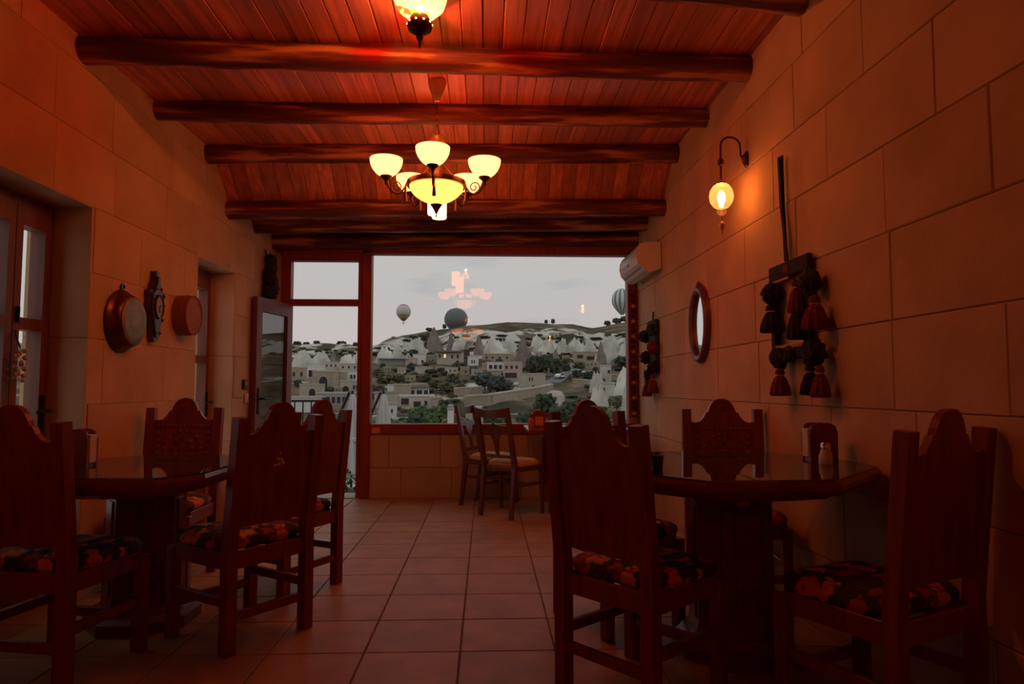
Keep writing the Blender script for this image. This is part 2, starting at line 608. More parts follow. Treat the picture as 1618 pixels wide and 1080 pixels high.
def hill_mat():
    m, t, b, lk = nodes_of('hillside')
    N = t.nodes
    b.inputs['Roughness'].default_value = 0.95
    b.inputs['Specular IOR Level'].default_value = 0.1
    at = N.new('ShaderNodeAttribute'); at.attribute_name = 'rock'
    tcx = N.new('ShaderNodeTexCoord')
    n1 = N.new('ShaderNodeTexNoise'); n1.inputs['Scale'].default_value = 0.05; n1.inputs['Detail'].default_value = 7
    lk(tcx.outputs['Object'], n1.inputs['Vector'])
    n2 = N.new('ShaderNodeTexNoise'); n2.inputs['Scale'].default_value = 0.11; n2.inputs['Detail'].default_value = 6
    lk(tcx.outputs['Object'], n2.inputs['Vector'])
    scrub = N.new('ShaderNodeValToRGB')
    e = scrub.color_ramp.elements
    e[0].position, e[0].color = 0.40, (0.05, 0.052, 0.028, 1)
    e[1].position, e[1].color = 0.66, (0.22, 0.165, 0.11, 1)
    n_ = e.new(0.52); n_.color = (0.125, 0.09, 0.055, 1)
    lk(n1.outputs['Fac'], scrub.inputs[0])
    rock = N.new('ShaderNodeMixRGB')
    rock.inputs[1].default_value = (0.40, 0.37, 0.31, 1)
    rock.inputs[2].default_value = (0.66, 0.63, 0.57, 1)
    lk(n2.outputs['Fac'], rock.inputs[0])
    su = N.new('ShaderNodeMath'); su.operation = 'ADD'
    lk(at.outputs['Fac'], su.inputs[0]); lk(n2.outputs['Fac'], su.inputs[1])
    mr = N.new('ShaderNodeMapRange')
    mr.inputs['From Min'].default_value = 0.92
    mr.inputs['From Max'].default_value = 1.04
    lk(su.outputs[0], mr.inputs['Value'])
    mx = N.new('ShaderNodeMixRGB')
    lk(mr.outputs[0], mx.inputs[0]); lk(scrub.outputs[0], mx.inputs[1]); lk(rock.outputs[0], mx.inputs[2])
    lk(mx.outputs[0], b.inputs['Base Color'])


hill_mat()


def balloon_mat(name, kind):
    m, t, b, lk = nodes_of(name)
    N = t.nodes
    b.inputs['Roughness'].default_value = 0.7
    tcx = N.new('ShaderNodeTexCoord')
    sp = N.new('ShaderNodeSeparateXYZ')
    lk(tcx.outputs['Generated'], sp.inputs[0])
    cr_ = N.new('ShaderNodeValToRGB')
    cr_.color_ramp.interpolation = 'CONSTANT'
    e = cr_.color_ramp.elements
    if kind == 'bands':
        e[0].position, e[0].color = 0.0, (0.20, 0.14, 0.07, 1)
        e[1].position, e[1].color = 0.14, (0.40, 0.30, 0.16, 1)
        for pz, c in ((0.36, (0.55, 0.50, 0.44)), (0.55, (0.60, 0.52, 0.48)), (0.80, (0.62, 0.58, 0.55)), (0.88, (0.45, 0.14, 0.12))):
            n_ = e.new(pz); n_.color = c + (1,)
        lk(sp.outputs['Z'], cr_.inputs[0])
        lk(cr_.outputs[0], b.inputs['Base Color'])
    else:
        # gores: colour alternates with the angle around the envelope
        sb = N.new('ShaderNodeVectorMath'); sb.operation = 'SUBTRACT'
        sb.inputs[1].default_value = (0.5, 0.5, 0)
        lk(tcx.outputs['Generated'], sb.inputs[0])
        s2 = N.new('ShaderNodeSeparateXYZ'); lk(sb.outputs[0], s2.inputs[0])
        an = N.new('ShaderNodeMath'); an.operation = 'ARCTAN2'
        lk(s2.outputs['Y'], an.inputs[0]); lk(s2.outputs['X'], an.inputs[1])
        mu_ = N.new('ShaderNodeMath'); mu_.operation = 'MULTIPLY'
        mu_.inputs[1].default_value = 12 / math.pi / 2
        lk(an.outputs[0], mu_.inputs[0])
        fr = N.new('ShaderNodeMath'); fr.operation = 'FRACT'
        lk(mu_.outputs[0], fr.inputs[0])
        if kind == 'gores':
            e[0].position, e[0].color = 0.0, (0.13, 0.21, 0.16, 1)
            e[1].position, e[1].color = 0.45, (0.62, 0.64, 0.58, 1)
        else:
            e[0].position, e[0].color = 0.0, (0.13, 0.155, 0.165, 1)
            e[1].position, e[1].color = 0.95, (0.20, 0.22, 0.23, 1)
        lk(fr.outputs[0], cr_.inputs[0])
        lk(cr_.outputs[0], b.inputs['Base Color'])


balloon_mat('balloon_bands', 'bands')
balloon_mat('balloon_dark', 'dark')
balloon_mat('balloon_green', 'gores')
M = MATS

# ================================================================ the room shell
XL, YB, YF = -2.13, 7.0, -3.5
COURSE = [-0.06, 0.298, 0.654, 1.01, 1.366, 1.722, 2.078, 2.434, 2.79, 3.15]


def XR(Y):
    return 1.554 + 0.0125 * (YB - Y)


def slab(mb, P, us, zs, holes, d0, d1):
    """wall slab with rectangular holes; P(u, z, d) -> point"""
    us = sorted(set(us + [h[0] for h in holes] + [h[1] for h in holes]))
    zs = sorted(set(zs + [h[2] for h in holes] + [h[3] for h in holes]))

    def solid(i, j):
        if i < 0 or j < 0 or i >= len(us) - 1 or j >= len(zs) - 1: return False
        u, z = (us[i] + us[i + 1]) / 2, (zs[j] + zs[j + 1]) / 2
        return not any(h[0] < u < h[1] and h[2] < z < h[3] for h in holes)
    for i in range(len(us) - 1):
        for j in range(len(zs) - 1):
            if not solid(i, j): continue
            a, b_, c, d = us[i], us[i + 1], zs[j], zs[j + 1]
            for dd in (d0, d1):
                mb.add([P(a, c, dd), P(b_, c, dd), P(b_, d, dd), P(a, d, dd)], [(0, 1, 2, 3)])
            for (ni, nj, e) in ((i - 1, j, ((a, c), (a, d))), (i + 1, j, ((b_, c), (b_, d))),
                                (i, j - 1, ((a, c), (b_, c))), (i, j + 1, ((a, d), (b_, d)))):
                if not solid(ni, nj):
                    (p, q), (r, s_) = e
                    mb.add([P(p, q, d0), P(r, s_, d0), P(r, s_, d1), P(p, q, d1)], [(0, 1, 2, 3)])
    return mb


def cut(rects, h):
    out = []
    for (a, b_, c, d) in rects:
        if h[0] >= b_ or h[1] <= a or h[2] >= d or h[3] <= c:
            out.append((a, b_, c, d)); continue
        if h[0] > a: out.append((a, h[0], c, d))
        if h[1] < b_: out.append((h[1], b_, c, d))
        m0, m1 = max(a, h[0]), min(b_, h[1])
        if h[2] > c: out.append((m0, m1, c, h[2]))
        if h[3] < d: out.append((m0, m1, h[3], d))
    return out


def stone_wall(parent, P, u0, u1, courses, holes, rng, lo=0.50, hi=0.78, g=0.0016, e=0.0045, pmax=0.004):
    for k in range(len(courses) - 1):
        u = u0 - rng.uniform(0, 0.5)
        while u < u1:
            v = u + rng.uniform(lo, hi)
            if u1 - v < 0.2: v = u1
            rects = [(max(u, u0), min(v, u1), courses[k], courses[k + 1])]
            for h in holes: rects = cut(rects, h)
            for (a, b_, c, d) in rects:
                if b_ - a < 0.03 or d - c < 0.03: continue
                pr = rng.uniform(0.0, pmax)
                j = lambda: rng.uniform(-0.0018, 0.0018)
                ring0 = [(a + g, c + g), (b_ - g, c + g), (b_ - g, d - g), (a + g, d - g)]
                ring1 = [(a + g + e + j(), c + g + e + j()), (b_ - g - e + j(), c + g + e + j()), (b_ - g - e + j(), d - g - e + j()), (a + g + e + j(), d - g - e + j())]
                vs = [P(p, q, -0.05) for p, q in ring0] + [P(p, q, pr - e) for p, q in ring0] + [P(p, q, pr) for p, q in ring1]
                fs = [(0, 1, 2, 3), (8, 9, 10, 11)]
                for i in range(4):
                    n = (i + 1) % 4
                    fs += [(i, n, 4 + n, 4 + i), (4 + i, 4 + n, 8 + n, 8 + i)]
                MB().add(vs, fs).build('stone_block', M['stone'], parent)
            u = v


rng = random.Random(3)
# --- left wall with two glazed doors
PL = lambda u, z, d: (XL + d, u, z)
O1 = (2.85, 3.75, -0.06, 2.075)
O2 = (5.12, 5.87, -0.06, 2.07)
wl = slab(MB(), PL, [YF, YB + 0.25], [-0.06, 3.4], [O1, O2], -0.007, -0.34).build('wall_left', M['mortar'])
tag(wl, kind='structure')
stone_wall(wl, PL, 0.0, YB, COURSE, [O1, O2], rng, g=0.0007, e=0.0022, pmax=0.002)
for (a, b_, c, d) in (O1, O2):          # stone lining of the two openings
    for (y0, y1, z0, z1) in ((a - 0.02, a + 0.004, 0, d), (b_ - 0.004, b_ + 0.02, 0, d), (a, b_, d - 0.004, d + 0.02)):
        if z0 == 0:
            zz = [0, 0.654, 1.366, d]
            for i in range(3):
                MB().box(XL - 0.34, XL - 0.001, y0, y1, zz[i] + 0.003, zz[i + 1] - 0.003, 0.002).build('reveal_stone', M['stone'], wl)
        else:
            MB().box(XL - 0.34, XL - 0.001, y0, y1, z0, z1, 0.002).build('reveal_stone', M['stone'], wl)

# --- right wall
PR = lambda u, z, d: (XR(u) - d, u, z)
wr = slab(MB(), PR, [YF, YB + 0.25], [-0.06, 3.4], [], -0.009, -0.4).build('wall_right', M['mortar'])
tag(wr, kind='structure')
stone_wall(wr, PR, 0.0, YB, COURSE, [], rng, 0.55, 0.80)

# --- back wall with the view window and the terrace door
PB = lambda u, z, d: (u, YB - d, z)
WIN = (-1.205, 1.520, 0.634, 2.50)
DOOR = (-2.065, -1.205, -0.06, 2.50)
wb = slab(MB(), PB, [XL - 0.5, 2.0], [-0.06, 3.4], [WIN, DOOR], -0.013, -0.25).build('wall_back', M['mortar'])
tag(wb, kind='structure')
stone_wall(wb, PB, -1.21, 1.56, [-0.06, 0.298, 0.634], [], rng, 0.40, 0.56)
stone_wall(wb, PB, -2.13, -2.065, COURSE[:8], [], rng)
# --- wall behind the camera
tag(MB().box(XL - 0.5, 2.1, YF - 0.2, YF, -0.06, 3.4).build('wall_front', M['plaster']), kind='structure')

# --- floor with square tiles
fl = MB().box(XL - 0.5, 2.1, YF - 0.2, YB + 0.25, -0.10, -0.006).build('floor', M['grout'])
tag(fl, kind='structure')
tile_me = MB().box(-0.1965, 0.1965, -0.1965, 0.1965, -0.012, 0.0, 0.0025).mesh('tile', M['tile'])
for i in range(-6, 5):
    for j in range(-15, 11):
        cx_, cy_ = -0.105 + 0.4 * i + 0.2, 2.96 + 0.4 * j + 0.2
        if cx_ > XR(cy_) + 0.15: continue
        o = link('tile', tile_me, fl, (cx_, cy_, rng.uniform(-0.0012, 0.0)))
        o.rotation_euler = (0, 0, rng.choice((0, 1, 2, 3)) * math.pi / 2)


# --- ceiling: dark deck, planks, rough log beams
def ZH(x): return 2.935 + 0.043 * (x + 2.13)
def ZLO(x): return 2.615 + 0.033 * (x + 2.13)
def YK1(x): return 5.30 + 0.075 * (x + 2.13)
def YK2(x): return 5.69 + 0.070 * (x + 2.13)


mb = MB()
for x in (XL - 0.45, 2.05):
    for dz in (0.03, 0.2):
        mb.v += [(x, YF - 0.2, ZH(x) + dz), (x, YK1(x) + 0.02, ZH(x) + dz), (x, YK2(x) + 0.02, ZLO(x) + dz), (x, YB + 0.25, ZLO(x) + dz)]
for i in range(3):
    mb.f += [(i, i + 1, i + 9, i + 8), (i + 4, i + 5, i + 13, i + 12), (i, i + 1, i + 5, i + 4), (i + 8, i + 9, i + 13, i + 12)]
mb.f += [(0, 4, 12, 8), (3, 7, 15, 11)]
ce = mb.build('ceiling', M['ceiling_dark'])
tag(ce, kind='structure')
x = XL - 0.02
PW = 0.112
while x < 1.66:
    for seg in range(3):
        dz = rng.uniform(-0.002, 0.002)
        vs = []
        for xx in (x + 0.0015, x + PW - 0.0015):
            y0, z0, y1, z1 = ((YF, ZH(xx), YK1(xx), ZH(xx)), (YK1(xx) + 0.002, ZH(xx) - 0.002, YK2(xx), ZLO(xx)), (YK2(xx) + 0.002, ZLO(xx), YB + 0.1, ZLO(xx)))[seg]
            for (yy, zz) in ((y0, z0), (y1, z1)):
                vs += [(xx, yy, zz + dz), (xx, yy, zz + dz + 0.02)]
        c = 0.004
        vs2 = list(vs)
        # bottom edges eased: two more points per end
        for q, s_ in ((0, 1), (2, 1), (4, -1), (6, -1)):
            vs2.append((vs[q][0] + s_ * c, vs[q][1], vs[q][2]))
            vs2[q] = (vs[q][0], vs[q][1], vs[q][2] + c)
        fs = [(8, 9, 11, 10), (0, 2, 9, 8), (4, 6, 11, 10), (0, 1, 3, 2), (4, 5, 7, 6), (1, 3, 7, 5), (0, 8, 10, 4, 5, 1), (2, 9, 11, 6, 7, 3)]
        MB().add(vs2, fs).build('plank', M['plank'], ce)
    x += PW


def log(pl, pr, r, seed, parent, rz=1.0):
    n, segs = 14, 44
    pl, pr = Vector(pl), Vector(pr)
    L_ = (pr - pl).length
    mb = MB()
    for i in range(segs + 1):
        t_ = i / segs
        sag = 0.010 * noise.noise((t_ * 3.1, seed * 5.7, 0)) + 0.005 * noise.noise((t_ * 9, seed, 4))
        rr = r * (1 + 0.10 * noise.noise((t_ * 4, seed * 2.3, 7)))
        for k in range(n):
            a = 2 * math.pi * k / n
            q = rr * (1 + 0.10 * noise.noise((t_ * 9, math.cos(a) * 1.6, math.sin(a) * 1.6 + seed)) + 0.05 * noise.noise((t_ * 34, math.cos(a) * 3, math.sin(a) * 3 + seed)))
            mb.v.append((t_ * L_, math.cos(a) * q, math.sin(a) * q * rz + sag))
    for i in range(segs):
        for k in range(n):
            mb.f.append((i * n + k, i * n + (k + 1) % n, (i + 1) * n + (k + 1) % n, (i + 1) * n + k))
    mb.f += [tuple(range(n)), tuple(segs * n + k for k in range(n))]
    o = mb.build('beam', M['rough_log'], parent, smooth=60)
    d = pr - pl
    o.location = pl
    o.rotation_euler = (0, -math.atan2(d.z, math.hypot(d.x, d.y)), math.atan2(d.y, d.x))
    return o


RB = 0.073
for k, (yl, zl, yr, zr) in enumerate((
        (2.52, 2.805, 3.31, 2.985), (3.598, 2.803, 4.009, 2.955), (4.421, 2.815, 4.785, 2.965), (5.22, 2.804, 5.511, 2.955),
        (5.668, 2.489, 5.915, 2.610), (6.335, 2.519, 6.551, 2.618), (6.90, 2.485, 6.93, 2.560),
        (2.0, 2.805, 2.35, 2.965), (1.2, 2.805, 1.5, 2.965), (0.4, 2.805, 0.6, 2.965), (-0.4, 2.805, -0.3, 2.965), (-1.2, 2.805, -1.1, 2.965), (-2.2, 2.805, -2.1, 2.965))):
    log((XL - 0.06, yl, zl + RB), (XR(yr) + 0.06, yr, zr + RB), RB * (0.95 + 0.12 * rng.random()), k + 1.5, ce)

# ================================================================ window, doors
def frame_ring(name, P, u0, u1, z0, z1, w, d0, d1, mat, parent):
    return slab(MB(), P, [u0, u1], [z0, z1], [(u0 + w, u1 - w, z0 + w, z1 - w)], d0, d1).build(name, mat, parent)


win = bpy.data.objects.new('window_1', None)
COL.objects.link(win); win.location = (0, 0, 0)
tag(win, kind='structure')
fw = M['frame_wood']
MB().box(-1.262, -1.165, YB - 0.03, YB + 0.10, 0.0, 2.50, 0.006).build('window_post', fw, win)
MB().box(1.452, 1.545, YB - 0.03, YB + 0.10, 0.60, 2.50, 0.006).build('window_post', fw, win)
MB().box(-1.165, 1.452, YB - 0.03, YB + 0.10, 0.634, 0.735, 0.006).build('window_rail', fw, win)
MB().box(-2.09, 1.545, YB - 0.03, YB + 0.10, 2.462, 2.60, 0.006).build('window_rail', fw, win)
MB().box(-1.168, 1.455, YB + 0.03, YB + 0.036, 0.732, 2.465).build('pane', M['pane'], win)
sill = MB().box(-1.17, 1.46, YB + 0.10, YB + 0.30, 0.60, 0.66, 0.006).build('window_sill', M['roof_pale'], win)
# small pale sticker on the rail below the window
MB().box(-1.14, -1.06, YB - 0.033, YB - 0.029, 0.645, 0.700).build('sticker', M['orange_card'], win)

d1 = bpy.data.objects.new('door_1', None)
COL.objects.link(d1); tag(d1, kind='structure')
MB().box(-2.065, -1.975, YB - 0.03, YB + 0.08, 0.0, 2.462, 0.006).build('door_frame', fw, d1)
MB().box(-1.300, -1.262, YB - 0.02, YB + 0.08, 0.0, 2.40, 0.005).build('door_frame', fw, d1)
MB().box(-1.975, -1.262, YB - 0.03, YB + 0.08, 2.385, 2.462, 0.005).build('door_frame', fw, d1)
MB().box(-1.975, -1.300, YB - 0.03, YB + 0.08, 1.930, 1.992, 0.005).build('transom_bar', fw, d1)
MB().box(-1.98, -1.295, YB + 0.02, YB + 0.026, 1.985, 2.39).build('pane', M['pane'], d1)
MB().box(-2.06, -1.21, YB - 0.02, YB + 0.25, -0.05, 0.006, 0.002).build('threshold', M['terrace'], d1)
# the open leaf, swung into the room
lf = thing('leaf', None, None, (-1.972, YB - 0.035, 0), math.atan2(-0.70, -0.115))
lf.parent = d1
PLf = lambda u, z, d: (u, d, z)
slab(MB(), PLf, [0.0, 0.715], [0.02, 1.925], [(0.10, 0.615, 0.20, 1.80)], -0.024, 0.024).build('leaf_frame', M['door_wood'], lf)
MB().box(0.095, 0.62, -0.004, 0.004, 0.195, 1.805).build('pane', M['double_pane'], lf)
mb = MB().box(0.645, 0.685, -0.032, 0.032, 0.86, 1.10, 0.006)
mb.build('lock_plate', M['iron'], lf)
MB().tube([(0.665, 0.03, 1.0), (0.665, 0.075, 1.0), (0.655, 0.08, 1.0), (0.56, 0.08, 1.0)], 0.009, 8).build('door_handle', M['iron'], lf)
MB().tube([(0.665, -0.03, 1.0), (0.665, -0.06, 1.0), (0.56, -0.062, 1.0)], 0.009, 8).build('door_handle', M['iron'], lf)

XD = XL - 0.20


def french_door(name, y0, y1, ztop, leaves, zmid):
    d = bpy.data.objects.new(name, None)
    COL.objects.link(d); tag(d, kind='structure')
    PD = lambda u, z, dd: (XD + dd, u, z)
    dw = M['door_wood']
    slab(MB(), PD, [y0, y1], [0, ztop], [(y0 + 0.033, y1 - 0.033, -1, ztop - 0.06)], -0.08, 0.0).build('door_frame', dw, d)
    ya, yb = y0 + 0.034, y1 - 0.034
    n = leaves
    for i in range(n):
        a, b_ = ya + (yb - ya) * i / n, ya + (yb - ya) * (i + 1) / n
        a, b_ = a + 0.003, b_ - 0.003
        w = 0.050
        f = slab(MB(), PD, [a, b_], [0.012, ztop - 0.065], [(a + w, b_ - w, 0.42, zmid - 0.03), (a + w, b_ - w, zmid + 0.03, ztop - 0.16)], -0.065, 0.012).build('leaf', dw, d)
        MB().box(XD - 0.030, XD - 0.024, a + w - 0.006, b_ - w + 0.006, 0.414, zmid - 0.024).build('pane', M['pane'], f)
        MB().box(XD - 0.030, XD - 0.024, a + w - 0.006, b_ - w + 0.006, zmid + 0.024, ztop - 0.154).build('pane', M['pane'], f)
        MB().box(XD + 0.012, XD + 0.022, a + w + 0.02, b_ - w - 0.02, 0.12, 0.34, 0.004).build('kick_panel', dw, f)
        hy = b_ - 0.026 if i == n - 1 else a + 0.026
        MB().box(XD + 0.012, XD + 0.020, hy - 0.018, hy + 0.018, 0.86, 1.06, 0.003).build('lock_plate', M['iron'], f)
        MB().tube([(XD + 0.02, hy, 0.98), (XD + 0.062, hy, 0.98), (XD + 0.066, hy - 0.01, 0.98), (XD + 0.066, hy - 0.11, 0.975)], 0.009, 8).build('door_handle', M['iron'], f)
    return d


dd2 = french_door('door_2', O1[0], O1[1], O1[3], 3, 1.42)
dd3 = french_door('door_3', O2[0], O2[1], O2[3], 1, 1.33)
# outer window bolt on the mid rail of the first side door
MB().box(XD + 0.012, XD + 0.03, 3.455, 3.47, 1.42, 1.50, 0.003).build('bolt', M['iron'], dd2)

# ================================================================ lamps
def bulb_light(parent, loc, watts, r=0.02, col=LAMP):
    d = bpy.data.lights.new('bulb_light', 'POINT')
    d.energy, d.color, d.shadow_soft_size = watts, col, r
    o = bpy.data.objects.new('bulb_light', d)
    COL.objects.link(o)
    o.parent = parent
    o.location = loc
    return o


def bowl_prof(r, h, base=0.22, thick=0.004):
    out = []
    n = 9
    for i in range(n + 1):
        t_ = i / n
        out.append((r * (base + (1 - base) * math.sin(t_ * math.pi / 2) ** 0.85), h * (t_ ** 1.25)))
    return out + [(out[-1][0] - thick, out[-1][1])] + [(max(0.004, p[0] - thick), p[1] + thick) for p in reversed(out[:-1])] + [(0.0, thick)]


CHX, CHY = -0.310, 4.20


def make_chandelier():
    c = thing('chandelier', 'brass chandelier with five lit bowl shades round a big bowl', 'chandelier', (CHX, CHY, 2.095))
    top = ZH(CHX) - 2.095
    MB().lathe([(0.0, top + 0.002), (0.052, top), (0.055, top - 0.01), (0.046, top - 0.05), (0.022, top - 0.11), (0.012, top - 0.13), (0.0, top - 0.13)], 24, ripple=0.05, nr=12).build('canopy', M['brass'], c, True)
    ch = MB().tube([(0, 0, 0.55), (0, 0, top - 0.12)], 0.0035, 6).build('chain', M['bronze'], c)
    z = 0.58
    while z < top - 0.13:
        MB().lathe([(0.008, -0.003), (0.011, 0), (0.008, 0.003), (0.006, 0), (0.008, -0.003)], 10, (0, 0, z), 'x').build('chain_link', M['bronze'], ch)
        z += 0.045
    MB().lathe([(0.0, 0.565), (0.05, 0.560), (0.058, 0.540), (0.05, 0.520), (0.02, 0.512), (0.016, 0.40), (0.022, 0.38), (0.014, 0.34), (0.020, 0.30), (0.012, 0.26), (0, 0.25)], 20).build('hub', M['brass'], c, True)
    bm = MB().lathe(bowl_prof(0.168, 0.118, 0.12), 32, (0, 0, 0.138)).build('centre_bowl', [M['opal_bowl'], M['opal_inside']], c, True)
    ring = MB().lathe([(0.168, 0.245), (0.182, 0.245), (0.184, 0.256), (0.182, 0.275), (0.168, 0.275), (0.168, 0.245)], 32).build('ring', M['bronze'], c, True)
    for k in range(3):
        a = 2 * math.pi * k / 3 + 0.5
        MB().tube([(0.175 * math.cos(a), 0.175 * math.sin(a), 0.27), (0.02 * math.cos(a), 0.02 * math.sin(a), 0.42)], 0.004, 6).build('stay', M['brass'], c)
    MB().lathe([(0.0, 0.0), (0.006, 0.012), (0.003, 0.022), (0.010, 0.035), (0.016, 0.05), (0.030, 0.072), (0.038, 0.082), (0.0, 0.086)], 14, (0, 0, 0.05)).build('finial', M['bronze'], c, True)
    for k in range(5):
        a = -math.pi / 2 + 2 * math.pi * k / 5
        ca, sa = math.cos(a), math.sin(a)
        pts = []
        for r_, z_ in ((0.180, 0.262), (0.195, 0.225), (0.218, 0.190), (0.248, 0.178), (0.280, 0.192), (0.300, 0.225), (0.312, 0.262)):
            pts.append((r_ * ca, r_ * sa, z_))
        arm = MB().tube(pts, 0.0065, 8).build('arm', M['bronze'], c, True)
        sp = []
        for i in range(22):
            tt = i * 0.42
            rr = 0.040 * (1 - i / 26)
            sp.append(((0.246 + rr * math.cos(tt - 1.4)) * ca, (0.246 + rr * math.cos(tt - 1.4)) * sa, 0.222 + rr * math.sin(tt - 1.4)))
        MB().tube(sp, 0.004, 6).build('scroll', M['bronze'], arm, True)
        MB().tube([(0.19 * ca, 0.19 * sa, 0.25), (0.195 * ca, 0.195 * sa, 0.18), (0.192 * ca, 0.192 * sa, 0.135)], [0.003, 0.009, 0.012], 8).build('pendant_drop', M['bronze'], arm, True)
        MB().lathe([(0.0, 0.225), (0.006, 0.225), (0.010, 0.25), (0.020, 0.262), (0.034, 0.272), (0.036, 0.280), (0.0, 0.280)], 14, (0.312 * ca, 0.312 * sa, 0)).build('cup', M['bronze'], arm, True)
        MB().lathe(bowl_prof(0.099, 0.105, 0.30), 26, (0.312 * ca, 0.312 * sa, 0.279)).build('bowl_shade', [M['opal_glass'], M['opal_inside']], arm, True)
    for o in [c_ for c_ in c.children_recursive if 'bowl' in c_.name]:      # the inside of each bowl is dimmer
        me_ = o.data
        cx_ = sum(v.co.x for v in me_.vertices) / len(me_.vertices); cy_ = sum(v.co.y for v in me_.vertices) / len(me_.vertices)
        for pg in me_.polygons:
            if pg.normal.x * (pg.center.x - cx_) + pg.normal.y * (pg.center.y - cy_) < 0 or pg.normal.z > 0.5: pg.material_index = 1
    bulb_light(c, (0, 0, 0.60), 1.0, 0.06)
    return c


chand = make_chandelier()
ch2 = copy_tree(chand)
ch2.location = (-0.45, -2.3, 2.095)
tag(ch2, 'second brass chandelier seen mirrored small in the big window pane', 'chandelier')


# hanging lantern with painted glass, close above
LX, LY = at_y(663, 75, 3.22).x, 3.22
ln = thing('hanging_lantern', 'painted glass globe ceiling lantern with pierced dark metal base and finial', 'lantern', (LX, LY, at_y(663, 77, 3.22).z))
LSC = 1.15
ln.scale = (LSC, LSC, LSC)
gtop = (ZH(LX) - ln.location.z) / LSC
MB().lathe([(0, 0), (0.003, 0.004), (0.007, 0.022), (0.005, 0.030), (0.012, 0.040), (0.015, 0.050), (0.011, 0.056), (0.028, 0.066), (0.048, 0.080), (0.053, 0.098), (0.050, 0.115), (0.040, 0.132), (0.034, 0.140), (0, 0.140)], 22).build('lantern_base', M['bronze'], ln, True)
for k in range(10):
    a = 2 * math.pi * k / 10 + 0.1
    MB().blob((0.0505 * math.cos(a), 0.0505 * math.sin(a), 0.105), 0.0045, 1, 0).build('light_hole', M['bulb'], ln)
MB().lathe([(0.036, 0.140), (0.072, 0.152), (0.100, 0.178), (0.112, 0.212), (0.108, 0.245), (0.092, gtop - 0.02)], 30).build('lantern_globe', M['painted_lamp_glass'], ln, True)
MB().lathe([(0, 0.14), (0.012, 0.14), (0.012, 0.150), (0.018, 0.158), (0.020, 0.168), (0.014, 0.180), (0, 0.184)], 14).build('bulb', M['bulb'], ln, True)
MB().lathe([(0.0, gtop - 0.010), (0.090, gtop - 0.022), (0.100, gtop - 0.018), (0.102, gtop), (0, gtop)], 24).build('ceiling_plate', M['bronze'], ln, True)
bulb_light(ln, (0, 0, 0.205), 30.0, 0.012, (1.0, 0.25, 0.075))

# pendant with two opal cylinders, behind the chandelier
pp = at_y(694, 345, 5.05)
pl = thing('cylinder_pendant', 'pendant lamp with two white opal glass cylinders behind the chandelier', 'lamp', (pp.x, pp.y, pp.z))
pt = ZH(pp.x) - pp.z
MB().lathe([(0.0, 0.0), (0.050, 0.0), (0.054, 0.008), (0.054, 0.19), (0.046, 0.20), (0, 0.20)], 22).build('cylinder_shade', M['white_opal'], pl, True)
MB().lathe([(0.0, 0.065), (0.050, 0.065), (0.054, 0.073), (0.054, 0.235), (0.046, 0.245), (0, 0.245)], 22, (-0.045, 0.15, 0)).build('cylinder_shade', M['white_opal'], pl, True)
MB().tube([(0, 0, 0.195), (0, 0.02, 0.3), (-0.02, 0.07, 0.34), (-0.02, 0.07, pt)], 0.005, 6).build('cord', M['bronze'], pl)
MB().tube([(-0.045, 0.15, 0.24), (-0.04, 0.12, 0.32), (-0.02, 0.07, 0.345)], 0.005, 6).build('cord', M['bronze'], pl)

# wall sconce
SY = 4.046
sc = thing('wall_sconce', 'wall sconce with lit glass globe on curved arm above stone wall', 'sconce', (XR(SY), SY, 2.02))
MB().lathe([(0, 0.0), (0.030, 0.0), (0.034, -0.008), (0.026, -0.022), (0.012, -0.034), (0, -0.036)], 18, (-0.001, 0, 0.465), 'x', sc=(0.75, 1.6)).build('wall_plate', M['bronze'], sc, True)
ap = []
for i in range(13):
    a = math.pi * i / 12
    ap.append((-0.11 + 0.062 * math.cos(a), -0.01 * i / 12, 0.545 + 0.055 * math.sin(a)))
MB().tube([(-0.03, 0, 0.462), (-0.045, 0, 0.49)] + ap + [(-0.173, -0.01, 0.45), (-0.173, -0.01, 0.305)], 0.0065, 8).build('arm', M['bronze'], sc, True)
MB().lathe([(0.007, 0.42), (0.018, 0.43), (0.019, 0.455), (0.007, 0.47)], 12, (-0.173, -0.01, 0)).build('knuckle', M['bronze'], sc, True)
g = MB().lathe([(0.022, 0.308), (0.045, 0.298), (0.066, 0.268), (0.073, 0.232), (0.066, 0.196), (0.045, 0.166), (0.022, 0.155)], 26, (-0.173, -0.01, 0)).build('globe', M['lamp_glass'], sc, True)
MB().lathe([(0.020, 0.156), (0.028, 0.146), (0.028, 0.130), (0.016, 0.118), (0, 0.116)], 16, (-0.173, -0.01, 0)).build('glass_drop', M['lamp_glass'], sc, True)
MB().lathe([(0.034, 0.306), (0.026, 0.312), (0.010, 0.322), (0.008, 0.335)], 14, (-0.173, -0.01, 0), ripple=0.15, nr=7).build('gallery', M['brass'], sc, True)
MB().lathe([(0, 0.165), (0.012, 0.168), (0.014, 0.185), (0.023, 0.21), (0.024, 0.235), (0.012, 0.262), (0, 0.268)], 14, (-0.173, -0.01, 0)).build('bulb', M['bulb'], sc, True)
MB().tube([(-0.173, -0.01, 0.118), (-0.173, -0.01, 0.075)], 0.0025, 6).build('drop_chain', M['bronze'], sc)
MB().lathe([(0, 0.0), (0.005, 0.006), (0.004, 0.014), (0.016, 0.035), (0.025, 0.055), (0.018, 0.070), (0.006, 0.080), (0, 0.082)], 14, (-0.173, -0.01, 0), ripple=0.08, nr=6).build('drop_ornament', M['brass'], sc, True)
bulb_light(sc, (-0.173, -0.01, 0.284), 2.2, 0.012)
sc2 = copy_tree(sc)
sc2.location = (XR(-2.0), -2.0, 2.02)
tag(sc2, 'second globe sconce seen only as a glow mirrored in the window pane', 'sconce')


